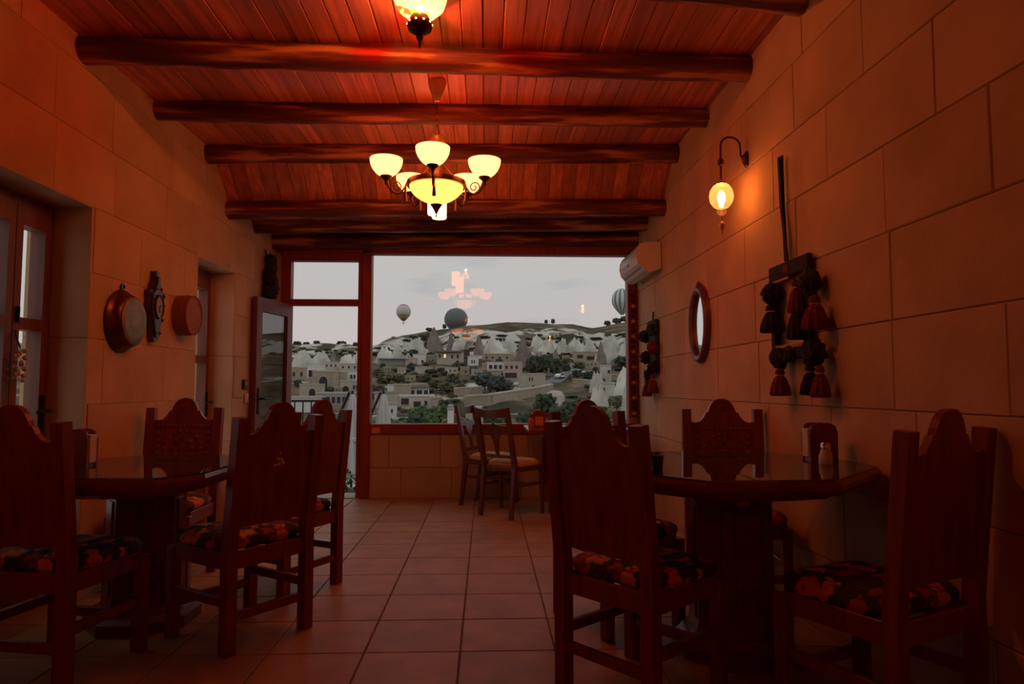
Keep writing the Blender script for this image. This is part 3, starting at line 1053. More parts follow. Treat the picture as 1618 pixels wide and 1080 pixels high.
# ================================================================ carved chairs
def sheared_panel(mb, outline, th, yf):
    n = len(outline)
    vs = [(x, yf(z) - th / 2, z) for x, z in outline] + [(x, yf(z) + th / 2, z) for x, z in outline]
    fs = [tuple(range(n)), tuple(range(2 * n - 1, n - 1, -1))] + [(i, (i + 1) % n, n + (i + 1) % n, n + i) for i in range(n)]
    return mb.add(vs, fs)


def back_y(z):
    return -0.20 - 0.055 * max(0.0, z - 0.44) / 0.535


def make_carved_chair():
    c = thing('carved_chair', 'x', 'chair', group='carved high-backed chairs at the pedestal tables')
    w = M['chair_wood']
    for s_ in (-1, 1):
        MB().strip([(s_ * 0.2, -0.20, 0), (s_ * 0.2, -0.20, 0.44), (s_ * 0.2, back_y(0.72), 0.72), (s_ * 0.2, back_y(0.975), 0.975)], 0.050, 0.048).build('rear_post', w, c)
        MB().box(s_ * 0.2 - 0.024, s_ * 0.2 + 0.024, 0.176, 0.224, 0, 0.40, 0.003).build('front_leg', w, c)
        MB().box(s_ * 0.2 - 0.012, s_ * 0.2 + 0.012, -0.178, 0.178, 0.19, 0.228, 0.002).build('stretcher', w, c)
        MB().box(s_ * 0.2 - 0.014, s_ * 0.2 + 0.014, -0.178, 0.178, 0.345, 0.415, 0.002).build('apron', w, c)
    MB().box(-0.176, 0.176, -0.212, -0.188, 0.13, 0.168, 0.002).build('stretcher', w, c)
    MB().box(-0.176, 0.176, 0.188, 0.212, 0.13, 0.168, 0.002).build('stretcher', w, c)
    MB().box(-0.176, 0.176, -0.214, -0.188, 0.345, 0.415, 0.002).build('apron', w, c)
    MB().box(-0.176, 0.176, 0.188, 0.216, 0.345, 0.415, 0.002).build('apron', w, c)
    # padded seat
    mb = MB()
    prof = [(0.96, 0.412), (1.0, 0.420), (1.03, 0.436), (1.02, 0.452), (0.95, 0.466), (0.75, 0.477), (0.4, 0.482), (0.0, 0.483)]
    n = 44
    for q, h in prof:
        for k in range(n):
            t_ = 2 * math.pi * k / n
            ct, st = math.cos(t_), math.sin(t_)
            r_ = 1 / (abs(ct) ** 7 + abs(st) ** 7) ** (1 / 7)
            mb.v.append((0.212 * r_ * ct * q, 0.010 + 0.214 * r_ * st * q if st > 0 else 0.010 + 0.182 * r_ * st * q, h))
    for i in range(len(prof) - 1):
        for k in range(n):
            mb.f.append((i * n + k, i * n + (k + 1) % n, (i + 1) * n + (k + 1) % n, (i + 1) * n + k))
    mb.f.append(tuple(range(n)))
    mb.build('seat', M['seat_floral'], c, True)
    # back panel with lobed crest
    half = [(0.176, 0.515), (0.176, 0.905), (0.150, 0.900), (0.125, 0.908), (0.104, 0.930), (0.090, 0.958), (0.078, 0.960), (0.072, 0.980), (0.060, 1.005), (0.042, 1.024), (0.022, 1.034), (0.0, 1.037)]
    outline = half + [(-x_, z_) for x_, z_ in reversed(half[:-1])]
    pan = sheared_panel(MB(), outline, 0.026, back_y).build('back_panel', w, c)
    # carved relief on the sitter's side
    mb = MB()

    def dome(x_, z_, r_, n_=7):
        base = back_y(z_) + 0.0125
        vs = [(x_ + r_ * math.cos(2 * math.pi * k / n_), base, z_ + r_ * math.sin(2 * math.pi * k / n_)) for k in range(n_)]
        vs += [(x_ + 0.55 * r_ * math.cos(2 * math.pi * k / n_), base + 0.006, z_ + 0.55 * r_ * math.sin(2 * math.pi * k / n_)) for k in range(n_)]
        fs = [(k, (k + 1) % n_, n_ + (k + 1) % n_, n_ + k) for k in range(n_)] + [tuple(range(n_, 2 * n_))]
        mb.add(vs, fs)
    dome(0, 0.985, 0.026, 10)
    for k in range(8):
        a = k * math.pi / 4
        dome(0.0 + 0.055 * math.cos(a), 0.73 + 0.055 * math.sin(a), 0.020)
    dome(0, 0.73, 0.024, 10)
    for k in range(18):
        a = k * math.pi / 9
        dome(0.105 * math.cos(a), 0.73 + 0.105 * math.sin(a), 0.013)
    for zz in (0.54, 0.585, 0.865):
        for k in range(-6, 7):
            dome(k * 0.025, zz, 0.011)
    for sx in (-1, 1):
        for zz in (0.62, 0.66, 0.70, 0.74, 0.78, 0.82):
            dome(sx * 0.145, zz, 0.016)
    cv = mb.build('carving', M['carved_wood'], pan)
    tag(cv, kind='stuff')
    return c


proto = make_carved_chair()
G_CH = 'carved high-backed chairs at the pedestal tables'
chairs = []
for i, (cx_, cy_, fx, fy, lab) in enumerate((
        (-1.690, 2.865, 0.20, 0.98, 'dark carved chair with floral seat beside the side door with beaded charm'),
        (-1.110, 3.225, -0.815, 0.58, 'dark carved chair with small pale inlay on its plain back'),
        (-1.840, 4.070, 0.03, -1.0, 'dark carved chair facing across the table below copper pan and ornate clock'),
        (-1.115, 3.915, -0.875, 0.484, 'dark carved chair just behind the inlaid chair, toward the open terrace door'),
        (0.574, 2.590, 0.772, 0.636, 'dark carved chair with its back to the aisle at the glass-topped wall table'),
        (1.283, 2.270, -0.433, 0.901, 'dark carved chair drawn up against the bare stone wall, orange-flowered seat'),
        (1.320, 3.650, -0.10, -0.995, 'dark carved chair beneath the oval mirror, facing over the glass tabletop'),
        (0.630, 3.330, 0.424, -0.906, 'dark carved chair between the wall table and the bistro table by the window'))):
    o = proto if i == 0 else copy_tree(proto)
    o.location = (cx_, cy_, 0)
    o.rotation_euler = (0, 0, math.atan2(fy, fx) - math.pi / 2)
    o['label'] = lab
    chairs.append(o)
dot = MB().blob((0, 0, 0), 0.0068, 1, 0).mesh('inlay', M['pearl'])
bp_ = [ch for ch in chairs[1].children if ch.name.startswith('back_panel')][0]
for (x_, z_) in ((0.004, 0.812), (-0.008, 0.790), (0.004, 0.787), (0.018, 0.786), (0.019, 0.775), (-0.020, 0.762), (-0.014, 0.763), (0.0, 0.766), (0.006, 0.766), (0.026, 0.768)):
    link('inlay', dot, bp_, (x_, back_y(z_) - 0.0125, z_))


# ================================================================ pedestal tables
def scale_poly(p, k):
    cx_ = sum(q[0] for q in p) / len(p); cy_ = sum(q[1] for q in p) / len(p)
    return [(cx_ + (q[0] - cx_) * k, cy_ + (q[1] - cy_) * k) for q in p]


def frustum(mb, polys):
    n = len(polys[0][0])
    b0 = len(mb.v)
    for p, z in polys:
        mb.v += [(a, b_, z) for a, b_ in p]
    for i in range(len(polys) - 1):
        for k in range(n):
            mb.f.append((b0 + i * n + k, b0 + i * n + (k + 1) % n, b0 + (i + 1) * n + (k + 1) % n, b0 + (i + 1) * n + k))
    mb.f.append(tuple(b0 + k for k in reversed(range(n))))
    mb.f.append(tuple(b0 + (len(polys) - 1) * n + k for k in range(n)))
    return mb


def pedestal_table(label, loc, poly, z, ped, plate=False):
    t_ = thing('pedestal_table', label, 'table', (loc[0], loc[1], 0), group='pedestal tables with glass tops')
    w = M['table_wood']
    frustum(MB(), [(scale_poly(poly, 0.975), z - 0.056), (scale_poly(poly, 1.0), z - 0.040), (scale_poly(poly, 1.0), z - 0.022), (scale_poly(poly, 0.985), z - 0.008)]).build('tabletop', w, t_)
    MB().prism(scale_poly(poly, 0.975), z - 0.008, z).build('glass_sheet', M['table_glass'], t_)
    frustum(MB(), [(scale_poly(poly, 0.62), z - 0.105), (scale_poly(poly, 0.88), z - 0.075), (scale_poly(poly, 0.90), z - 0.056)]).build('under_moulding', w, t_)
    px_, py_ = ped
    oct_ = lambda r_: [(px_ + r_ * math.cos(math.pi / 8 + k * math.pi / 4), py_ + r_ * math.sin(math.pi / 8 + k * math.pi / 4)) for k in range(8)]
    col = frustum(MB(), [(oct_(0.185), 0.10), (oct_(0.175), 0.14), (oct_(0.170), z - 0.17), (oct_(0.195), z - 0.13), (oct_(0.195), z - 0.104)]).build('pedestal', w, t_)
    for k in range(8):
        a = k * math.pi / 4
        ca, sa = math.cos(a), math.sin(a)
        MB().strip([(px_ + 0.160 * ca, py_ + 0.160 * sa, 0.15), (px_ + 0.157 * ca, py_ + 0.157 * sa, z - 0.18)], 0.07, 0.016, (-sa, ca, 0)).build('pedestal_panel', w, col)
    frustum(MB(), [(oct_(0.25), 0.0), (oct_(0.25), 0.05), (oct_(0.225), 0.07), (oct_(0.20), 0.10)]).build('plinth', w, t_)
    if plate:
        MB().box(px_ - 0.035, px_ + 0.015, py_ - 0.187, py_ - 0.181, z - 0.16, z - 0.125).build('plate', M['orange_card'], t_)
    return t_


ZR, ZT = 0.785, 0.757
rp = [(0.74, 2.32), (1.215, 2.33), (1.590, 2.735), (1.575, 3.15), (1.30, 3.41), (0.80, 3.41), (0.42, 3.08), (0.42, 2.68)]
TR = (1.02, 2.95)
pedestal_table('octagonal pedestal table with glass top against the stone wall below tassel hanging', TR, [(a - TR[0], b_ - TR[1]) for a, b_ in rp], ZR, (0.02, -0.01), True)
TL = (-1.55, 3.15)
lp = [(-1.80, 2.70), (-1.25, 2.68), (-1.13, 2.85), (-1.13, 3.30), (-1.32, 3.59), (-1.76, 3.60), (-1.97, 3.38), (-1.97, 2.92)]
pedestal_table('dark octagonal pedestal table with glass top beside the glazed side doors', TL, [(a - TL[0], b_ - TL[1]) for a, b_ in lp], ZT, (-0.07, 0.25))


# ================================================================ bistro set by the window
def make_bistro_chair():
    c = thing('bistro_chair', 'x', 'chair', group='bistro chairs at the window table')
    w = M['bistro_wood']

    def by(z): return -0.18 - 0.10 * max(0, z - 0.42) / 0.5 - (0.05 * (0.42 - z) / 0.42 if z < 0.42 else 0)
    for s_ in (-1, 1):
        MB().strip([(s_ * 0.175, by(z), z) for z in (0, 0.2, 0.42, 0.6, 0.78, 0.925)], 0.034, [0.030, 0.036, 0.042, 0.038, 0.034, 0.028]).build('rear_post', w, c)
        MB().strip([(s_ * 0.175, 0.185, 0), (s_ * 0.178, 0.175, 0.42)], [0.026, 0.038], [0.026, 0.038]).build('front_leg', w, c)
        MB().beam((s_ * 0.175, -0.17, 0.27), (s_ * 0.175, 0.17, 0.27), 0.018, 0.026).build('stretcher', w, c)
    MB().beam((-0.17, 0.0, 0.27), (0.17, 0.0, 0.27), 0.018, 0.026).build('stretcher', w, c)
    top = MB()
    # crest rail, dished both in plan and along its top edge
    n = 12
    for i in range(n + 1):
        u = -1 + 2 * i / n
        x_ = 0.196 * u
        dz = 0.020 * u * u
        yy = by(0.90) - 0.030 * (1 - u * u)
        top.v += [(x_, yy - 0.011, 0.845 + 0.3 * dz), (x_, yy + 0.011, 0.845 + 0.3 * dz), (x_, yy + 0.007, 0.912 + dz), (x_, yy - 0.015, 0.912 + dz)]
    for i in range(n):
        for k in range(4):
            top.f.append((4 * i + k, 4 * i + 4 + k, 4 * i + 4 + (k + 1) % 4, 4 * i + (k + 1) % 4))
    top.f += [(0, 1, 2, 3), tuple(4 * n + k for k in (3, 2, 1, 0))]
    top.build('crest_rail', w, c, True)
    # shaped splat
    hs = [(0.015, 0.515), (0.022, 0.60), (0.034, 0.66), (0.060, 0.70), (0.075, 0.735), (0.160, 0.745), (0.160, 0.775), (0.030, 0.785), (0.0, 0.80)]
    ol = hs + [(-a, b_) for a, b_ in reversed(hs[:-1])]
    sheared_panel(MB(), ol, 0.014, by).build('splat', w, c)
    MB().beam((-0.165, by(0.515), 0.515), (0.165, by(0.515), 0.515), 0.016, 0.03).build('lower_rail', w, c)
    MB().box(-0.19, 0.19, -0.185, 0.195, 0.385, 0.430, 0.008).build('seat_frame', w, c)
    mb = MB()
    for q, h in ((0.97, 0.428), (1.0, 0.44), (0.98, 0.458), (0.85, 0.475), (0.5, 0.486), (0.0, 0.488)):
        for k in range(36):
            t_ = 2 * math.pi * k / 36
            ct, st = math.cos(t_), math.sin(t_)
            r_ = 1 / (abs(ct) ** 4 + abs(st) ** 4) ** 0.25
            mb.v.append((0.196 * r_ * ct * q, 0.012 + 0.185 * r_ * st * q, h))
    for i in range(5):
        for k in range(36):
            mb.f.append((i * 36 + k, i * 36 + (k + 1) % 36, (i + 1) * 36 + (k + 1) % 36, (i + 1) * 36 + k))
    mb.f.append(tuple(range(36)))
    mb.build('seat', M['seat_gold'], c, True)
    return c


bproto = make_bistro_chair()
for i, (cx_, cy_, fx, fy, lab) in enumerate((
        (0.240, 6.090, 0.685, 0.728, 'open-backed wooden bistro chair with golden seat, its back to the aisle'),
        (0.050, 6.620, 0.905, -0.425, 'open-backed wooden bistro chair pushed beside the low wall under the window'))):
    o = bproto if i == 0 else copy_tree(bproto)
    o.location = (cx_, cy_, 0)
    o.rotation_euler = (0, 0, math.atan2(fy, fx) - math.pi / 2)
    o['label'] = lab

bt = thing('bistro_table', 'dark square bistro table under the view window', 'table', (0.92, 6.44, 0))
MB().box(-0.55, 0.40, -0.40, 0.40, 0.695, 0.730, 0.005).build('tabletop', M['table_wood'], bt)
MB().box(-0.36, 0.32, -0.32, 0.32, 0.615, 0.695, 0.003).build('apron', M['table_wood'], bt)
for sx in (-0.34, 0.30):
    for sy in (-0.31, 0.31):
        MB().box(sx - 0.03, sx + 0.03, sy - 0.03, sy + 0.03, 0, 0.62, 0.004).build('leg', M['table_wood'], bt)

# ================================================================ things on the tables
def napkin_holder(loc, rz, label, card=None):
    h = thing('napkin_holder', label, 'napkin holder', loc, rz, 'napkin holders on the tables')
    arch = [(-0.064, 0.0), (0.064, 0.0), (0.066, 0.115), (0.056, 0.148), (0.030, 0.160), (-0.030, 0.160), (-0.056, 0.148), (-0.066, 0.115)]
    for y0 in (-0.036, 0.026):
        MB().prism(arch, y0, y0 + 0.010, 'y').build('side_plate', M['chair_wood'], h)
    MB().box(-0.06, 0.06, -0.026, 0.026, 0.0, 0.012).build('base', M['chair_wood'], h)
    MB().box(-0.068, 0.068, -0.024, 0.024, 0.012, 0.136, 0.003).build('napkins', M['paper'], h)
    if card:
        MB().box(-0.038, 0.038, -0.039, -0.0355, 0.025, 0.105).build('card', M[card], h)
    return h


p = at_z(1333, 724, ZR); p = Vector((min(p.x, 1.47), p.y - 0.03, ZR))
napkin_holder(p, math.radians(5), 'arched dark wood napkin holder beside the salt shaker')
q = at_z(1334, 730, ZR)
ss = thing('salt_shaker', 'small glass shaker with metal cap before the napkin holder', 'shaker', (min(q.x, 1.40), q.y - 0.07, ZR))
MB().lathe([(0, 0), (0.026, 0), (0.028, 0.006), (0.026, 0.035), (0.018, 0.058), (0.016, 0.062), (0, 0.062)], 18).build('salt_fill', M['salt'], ss, True)
MB().lathe([(0.0165, 0.06), (0.019, 0.062), (0.019, 0.080), (0.014, 0.088), (0, 0.09)], 16).build('cap', M['chrome'], ss, True)
q = at_z(128, 737, ZT)
napkin_holder((-1.80, q.y + 0.05, ZT), math.radians(-6), 'square-shouldered dark napkin holder on the table beside the side doors')
napkin_holder((0.485, 6.36, 0.73), math.radians(4), 'napkin holder with bright orange card on the bistro table', 'orange_card')
sb = thing('sauce_bottle', 'orange sauce bottle standing on the bistro table', 'bottle', (0.405, 6.20, 0.73))
MB().lathe([(0, 0), (0.024, 0), (0.026, 0.006), (0.026, 0.075), (0.016, 0.098), (0.012, 0.104), (0, 0.104)], 16).build('body', M['sauce'], sb, True)
MB().lathe([(0.013, 0.104), (0.013, 0.122), (0.006, 0.128), (0.003, 0.140), (0, 0.140)], 12).build('cap', M['roof_red'], sb, True)
for k, (a, b_, hh) in enumerate(((0.60, 2.66, 0.078), (0.655, 2.63, 0.056))):
    g = thing('glass_cup', ('taller' if k == 0 else 'shorter') + ' of two small dark green glass cups on the wall table', 'cup', (a, b_, ZR), 0, 'small cups on the wall table')
    MB().lathe([(0, 0.0), (0.018, 0.0), (0.020, 0.004), (0.024, hh), (0.021, hh), (0.018, 0.008), (0, 0.008)], 16).build('cup_body', M['green_glass'], g, True)
    MB().lathe([(0.0238, hh - 0.006), (0.0255, hh - 0.003), (0.0238, hh)], 16).build('rim', M['green_glass'], g, True)

# ================================================================ left wall
b = thing('copper_pan', 'large round copper pan with pale lid disc hung on the stone wall', 'pan', (XL, 4.069, 1.30))
MB().lathe([(0.0, 0.004), (0.178, 0.004), (0.184, 0.012), (0.178, 0.022), (0.166, 0.028), (0.158, 0.050), (0.148, 0.072), (0.142, 0.076), (0, 0.076)], 40, (0, 0, 0.186), 'x').build('pan_body', M['copper'], b, True)
MB().lathe([(0.0, 0.074), (0.138, 0.074), (0.140, 0.081), (0.132, 0.087), (0.10, 0.086), (0.05, 0.090), (0, 0.091)], 40, (0, 0, 0.186), 'x').build('lid_disc', M['pewter_lid'], b, True)
MB().lathe([(0.012, 0.004), (0.021, 0.004), (0.021, 0.014), (0.012, 0.014), (0.012, 0.004)], 16, (0, 0, 0.386), 'x').build('hanging_ring', M['copper'], b, True)

ck = thing('wall_clock', 'ornate dark wall clock with small oval dial and scrolled case', 'clock', (XL, 4.42, 1.385))
half = [(0.0, 0.0), (0.020, 0.004), (0.036, 0.030), (0.040, 0.075), (0.052, 0.120), (0.074, 0.140), (0.072, 0.160), (0.086, 0.190), (0.088, 0.240), (0.080, 0.282), (0.092, 0.300), (0.090, 0.325), (0.070, 0.320), (0.050, 0.335), (0.042, 0.365), (0.028, 0.385), (0.018, 0.400), (0.017, 0.450), (0.0, 0.456)]
ol = half + [(-a, z_) for a, z_ in reversed(half[1:-1])]
case = MB().prism(ol, 0.002, 0.040, 'x').build('case', M['clock_case'], ck)
MB().prism([(a * 0.86, 0.03 + z_ * 0.86) for a, z_ in ol], 0.038, 0.052, 'x').build('case_front', M['clock_case'], ck)
MB().lathe([(0.060, 0.050), (0.068, 0.052), (0.066, 0.064), (0.058, 0.062), (0.060, 0.050)], 30, (0, 0, 0.225), 'x', sc=(0.85, 1.15)).build('bezel', M['bronze'], ck, True)
MB().lathe([(0, 0.0535), (0.060, 0.0535), (0.059, 0.056), (0, 0.0565)], 30, (0, 0, 0.225), 'x', sc=(0.85, 1.15)).build('dial', M['clock_face'], ck, True)
MB().beam((0.058, 0, 0.222), (0.058, 0.004, 0.188), 0.004, 0.005, (1, 0, 0)).build('hand', M['iron'], ck)
MB().beam((0.059, 0, 0.225), (0.059, 0.014, 0.236), 0.004, 0.006, (1, 0, 0)).build('hand', M['iron'], ck)
for s_ in (-1, 1):
    for (yy, zz, r_) in ((0.068, 0.300, 0.016), (0.055, 0.145, 0.014), (0.076, 0.240, 0.010), (0.030, 0.340, 0.014), (0.026, 0.060, 0.012)):
        MB().lathe([(0, 0.060), (r_ * 0.5, 0.059), (r_, 0.050), (r_, 0.046), (0, 0.046)], 12, (0, s_ * yy, zz), 'x').build('scroll_boss', M['clock_case'], case, True)

sv = thing('wooden_sieve', 'round wooden sieve drum hung on the stone wall by the clock', 'sieve', (XL, 4.84, 1.46))
MB().lathe([(0.126, 0.003), (0.138, 0.003), (0.138, 0.100), (0.132, 0.103), (0.126, 0.100), (0.126, 0.003)], 40, (0, 0, 0.140), 'x').build('hoop', M['sieve_wood'], sv, True)
MB().lathe([(0, 0.092), (0.127, 0.092), (0.127, 0.096), (0, 0.096)], 40, (0, 0, 0.140), 'x').build('skin', M['sieve_skin'], sv, True)
MB().lathe([(0.1375, 0.05), (0.1405, 0.052), (0.1405, 0.066), (0.1375, 0.068)], 40, (0, 0, 0.140), 'x').build('hoop_band', M['sieve_wood'], sv, True)

sw = thing('thermostat', 'small black wall control beside the open terrace door', 'switch', (XL, 6.13, 1.085))
MB().box(0.004, 0.024, -0.042, 0.042, 0, 0.085, 0.004).build('housing', M['black_plastic'], sw)
MB().box(0.024, 0.027, -0.025, 0.025, 0.035, 0.07, 0.001).build('display', M['grey_plastic'], sw)
so = thing('light_switch', 'pale light switch just below the black wall control', 'switch', (XL, 6.19, 0.965))
MB().box(0.004, 0.016, -0.042, 0.042, 0, 0.085, 0.004).build('plate', M['white_plastic'], so)
MB().box(0.015, 0.022, -0.025, 0.025, 0.02, 0.065, 0.003).build('rocker', M['white_plastic'], so)


# ================================================================ tassel hangings
def tassel(parent, c, r, h, mat, sub=None):
    """bell of wool: knotted head and ribbed skirt; c = top centre"""
    o = MB().lathe([(0, 0), (0.22 * r, -0.02 * h), (0.42 * r, -0.10 * h), (0.45 * r, -0.20 * h), (0.34 * r, -0.27 * h), (0.62 * r, -0.42 * h), (0.90 * r, -0.70 * h), (1.0 * r, -0.95 * h), (0.86 * r, -1.0 * h), (0, -0.97 * h)], 20, c, 'z', ripple=0.10, nr=10).build('tassel', M[mat], parent, True)
    MB().lathe([(0.33 * r, -0.235 * h), (0.42 * r, -0.245 * h), (0.42 * r, -0.285 * h), (0.33 * r, -0.295 * h)], 14, c).build('binding', M['wool_gold'], o, True)
    return o


def pompom(parent, c, r, mat, seed):
    return MB().blob(c, r, 3, 0.45, 4.0, seed, (0.9, 1, 1.05)).build('pompom', M[mat], parent, True)


def rw_local(px_, py_, Yc, z0, off=0.05):
    d = pray(px_, py_)
    t_ = (XR(0) - off) / (d.x + 0.0125 * d.y)
    P_ = CAM + d * t_
    return P_.y - Yc, P_.z - z0


HY, HZ = 3.48, 1.06
hg = thing('tassel_hanging', 'woven camel hanging with dark and red wool tassels on a long strap', 'wall hanging', (XR(HY), HY, HZ))
x0 = -0.028
MB().strip([(x0, 0.055, 1.27), (x0, 0.050, 1.0), (x0, 0.030, 0.70)], 0.032, 0.008, (0, 1, 0)).build('strap', M['wool_dark'], hg)
MB().strip([(x0 - 0.012, 0.060, 1.265), (x0 - 0.012, 0.045, 1.0), (x0 - 0.012, -0.012, 0.69)], 0.024, 0.007, (0, 1, 0)).build('strap', M['wool_dark'], hg)
bar = lambda y0, y1, z0, z1, mt, nm: MB().box(-0.042, -0.012, y0, y1, z0, z1, 0.006).build(nm, M[mt], hg)
bar(-0.235, 0.225, 0.615, 0.695, 'wool_dark', 'top_band')
bar(-0.235, -0.165, 0.20, 0.615, 'wool_dark', 'side_band')
bar(0.155, 0.210, 0.20, 0.615, 'wool_dark', 'side_band')
bar(-0.20, 0.20, 0.185, 0.245, 'wool_dark', 'bottom_band')
MB().box(-0.046, -0.040, -0.02, 0.03, 0.635, 0.675, 0.002).build('red_patch', M['wool_red'], hg)
MB().box(-0.046, -0.040, -0.055, 0.005, 0.190, 0.240, 0.002).build('red_patch', M['wool_red'], hg)
MB().box(-0.044, -0.036, -0.02, 0.20, 0.600, 0.613, 0.002).build('gold_trim', M['wool_gold'], hg)
MB().box(-0.044, -0.036, -0.16, 0.155, 0.246, 0.262, 0.002).build('gold_trim', M['wool_gold'], hg)
for k, (px_, py_, r_, mt) in enumerate(((1217, 463, 0.055, 'wool_dark'), (1279, 445, 0.055, 'wool_green'), (1229, 566, 0.052, 'wool_green'), (1286, 558, 0.056, 'wool_dark'))):
    y_, z_ = rw_local(px_, py_, HY, HZ, 0.07)
    pompom(hg, (-0.065, y_, z_), r_, mt, k)
for (px_, py_, r_, h_, mt) in ((1217, 480, 0.055, 0.155, 'wool_dark'), (1258, 440, 0.040, 0.17, 'wool_red'), (1260, 472, 0.050, 0.20, 'wool_dark'), (1288, 465, 0.058, 0.165, 'wool_red'), (1232, 581, 0.050, 0.145, 'wool_red'), (1281, 574, 0.046, 0.150, 'wool_dark'), (1297, 576, 0.042, 0.150, 'wool_red'), (1246, 545, 0.03, 0.08, 'wool_green')):
    y_, z_ = rw_local(px_, py_, HY, HZ, 0.07)
    tassel(hg, (-0.070, y_, z_), r_, h_, mt)

SYC, SZC = 6.28, 1.02
sh = thing('small_tassel_hanging', 'smaller dark tassel hanging near the window corner under the air conditioner', 'wall hanging', (XR(SYC), SYC, SZC))
MB().box(-0.040, -0.010, -0.16, 0.16, 0.58, 0.70, 0.006).build('top_band', M['wool_green'], sh)
MB().box(-0.040, -0.010, -0.15, 0.15, 0.20, 0.58, 0.006).build('woven_field', M['wool_green'], sh)
MB().tube([(-0.02, 0.0, 0.70), (-0.02, -0.01, 0.78)], 0.008, 6).build('loop', M['wool_dark'], sh)
for k, (y_, z_, r_, mt) in enumerate(((0.17, 0.56, 0.055, 'wool_dark'), (-0.14, 0.44, 0.055, 'wool_red'), (0.12, 0.36, 0.055, 'wool_dark'), (-0.12, 0.60, 0.05, 'wool_green'), (0.02, 0.20, 0.05, 'wool_dark'), (-0.15, 0.27, 0.05, 'wool_dark'))):
    pompom(sh, (-0.065, y_, z_), r_, mt, k + 9)
for (y_, z_, r_, h_, mt) in ((0.10, 0.16, 0.045, 0.16, 'wool_red'), (0.0, 0.18, 0.04, 0.14, 'wool_dark'), (-0.12, 0.20, 0.05, 0.17, 'wool_red')):
    tassel(sh, (-0.062, y_, z_), r_, h_, mt)

OY = 6.62
on = thing('corner_ornament', 'dark bundle of wool tassels hung high above the open door leaf', 'wall hanging', (XL, OY, 1.96))
for k, (y_, z_, r_, mt) in enumerate(((0.0, 0.36, 0.055, 'wool_dark'), (0.02, 0.28, 0.06, 'wool_green'), (-0.02, 0.19, 0.075, 'wool_dark'), (0.06, 0.16, 0.06, 'wool_red'), (0.01, 0.09, 0.085, 'wool_dark'))):
    pompom(on, (0.06, y_, z_), r_, mt, k + 20)
tassel(on, (0.055, -0.06, 0.12), 0.05, 0.12, 'wool_dark')
tassel(on, (0.055, 0.07, 0.12), 0.05, 0.12, 'wool_green')
MB().tube([(0.02, 0, 0.40), (0.005, 0, 0.46)], 0.006, 6).build('loop', M['wool_dark'], on)

# woven band hanging at the window's edge
wbnd = thing('woven_band', 'narrow patterned woven band hanging beside the big window', 'textile', (1.500, YB - 0.055, 0.74))
MB().box(-0.045, 0.045, -0.008, 0.004, 0.06, 1.36, 0.002).build('band', M['wool_red'], wbnd)
for k in range(24):
    MB().prism([(-0.028, 0.10 + k * 0.052), (0.0, 0.080 + k * 0.052), (0.028, 0.10 + k * 0.052), (0.0, 0.120 + k * 0.052)], -0.011, -0.007, 'y').build('lozenge', M['wool_gold' if k % 3 == 0 else 'wool_dark'], wbnd)
for k in range(5):
    MB().tube([(-0.036 + k * 0.018, -0.002, 0.062), (-0.038 + k * 0.019, -0.002, 0.0)], [0.004, 0.006], 5).build('fringe', M['wool_gold'], wbnd)

# beaded charm on the side door
bc = at_x(31, 572, XD + 0.055)
cm = thing('beaded_charm', 'amber beaded charm on a blue cord at the side door pane', 'charm', (XD + 0.055, bc.y, bc.z - 0.10))
MB().tube([(-0.036, 0.012, 0.26), (-0.02, 0.006, 0.21), (0, 0, 0.17)], 0.005, 6).build('cord', M['blue_bead'], cm)
for k in range(14):
    a = 2.4 * k
    MB().blob((0.018 * math.cos(a), 0.022 * math.sin(a), 0.155 - 0.011 * k), 0.013, 1, 0).build('bead', M['bead'], cm, True)

# ================================================================ right wall
MY, MZ = 4.955, 1.275
mi = thing('oval_mirror', 'oval wall mirror in a dark moulded wooden frame', 'mirror', (XR(MY), MY, MZ))
n = 56
mb = MB()
sec = [(-0.002, 1.0, 0.0), (-0.030, 1.0, -0.004), (-0.046, 1.0, -0.018), (-0.050, 1.0, -0.034), (-0.040, 1.0, -0.050), (-0.028, 1.0, -0.064), (-0.012, 1.0, -0.066)]
A_, B_ = 0.212, 0.287
for k in range(n):
    t_ = 2 * math.pi * k / n
    for (dx, _, dr) in sec:
        mb.v.append((dx, (A_ + dr) * math.cos(t_), B_ + (B_ + dr) * math.sin(t_)))
for k in range(n):
    for i in range(len(sec) - 1):
        a, b_ = k * len(sec) + i, ((k + 1) % n) * len(sec) + i
        mb.f.append((a, a + 1, b_ + 1, b_))
mb.build('frame', M['mirror_frame'], mi, True)
MB().prism([((A_ - 0.060) * math.cos(2 * math.pi * k / n), B_ + (B_ - 0.060) * math.sin(2 * math.pi * k / n)) for k in range(n)], -0.016, -0.012, 'x').build('mirror_glass', M['mirror'], mi)
MB().lathe([(0.03, -0.01), (0.034, 0.0), (0.020, 0.012), (0.010, 0.024), (0, 0.028)], 14, (-0.022, 0, 2 * B_ + 0.004), 'z', sc=(0.6, 1)).build('crest_knob', M['mirror_frame'], mi, True)

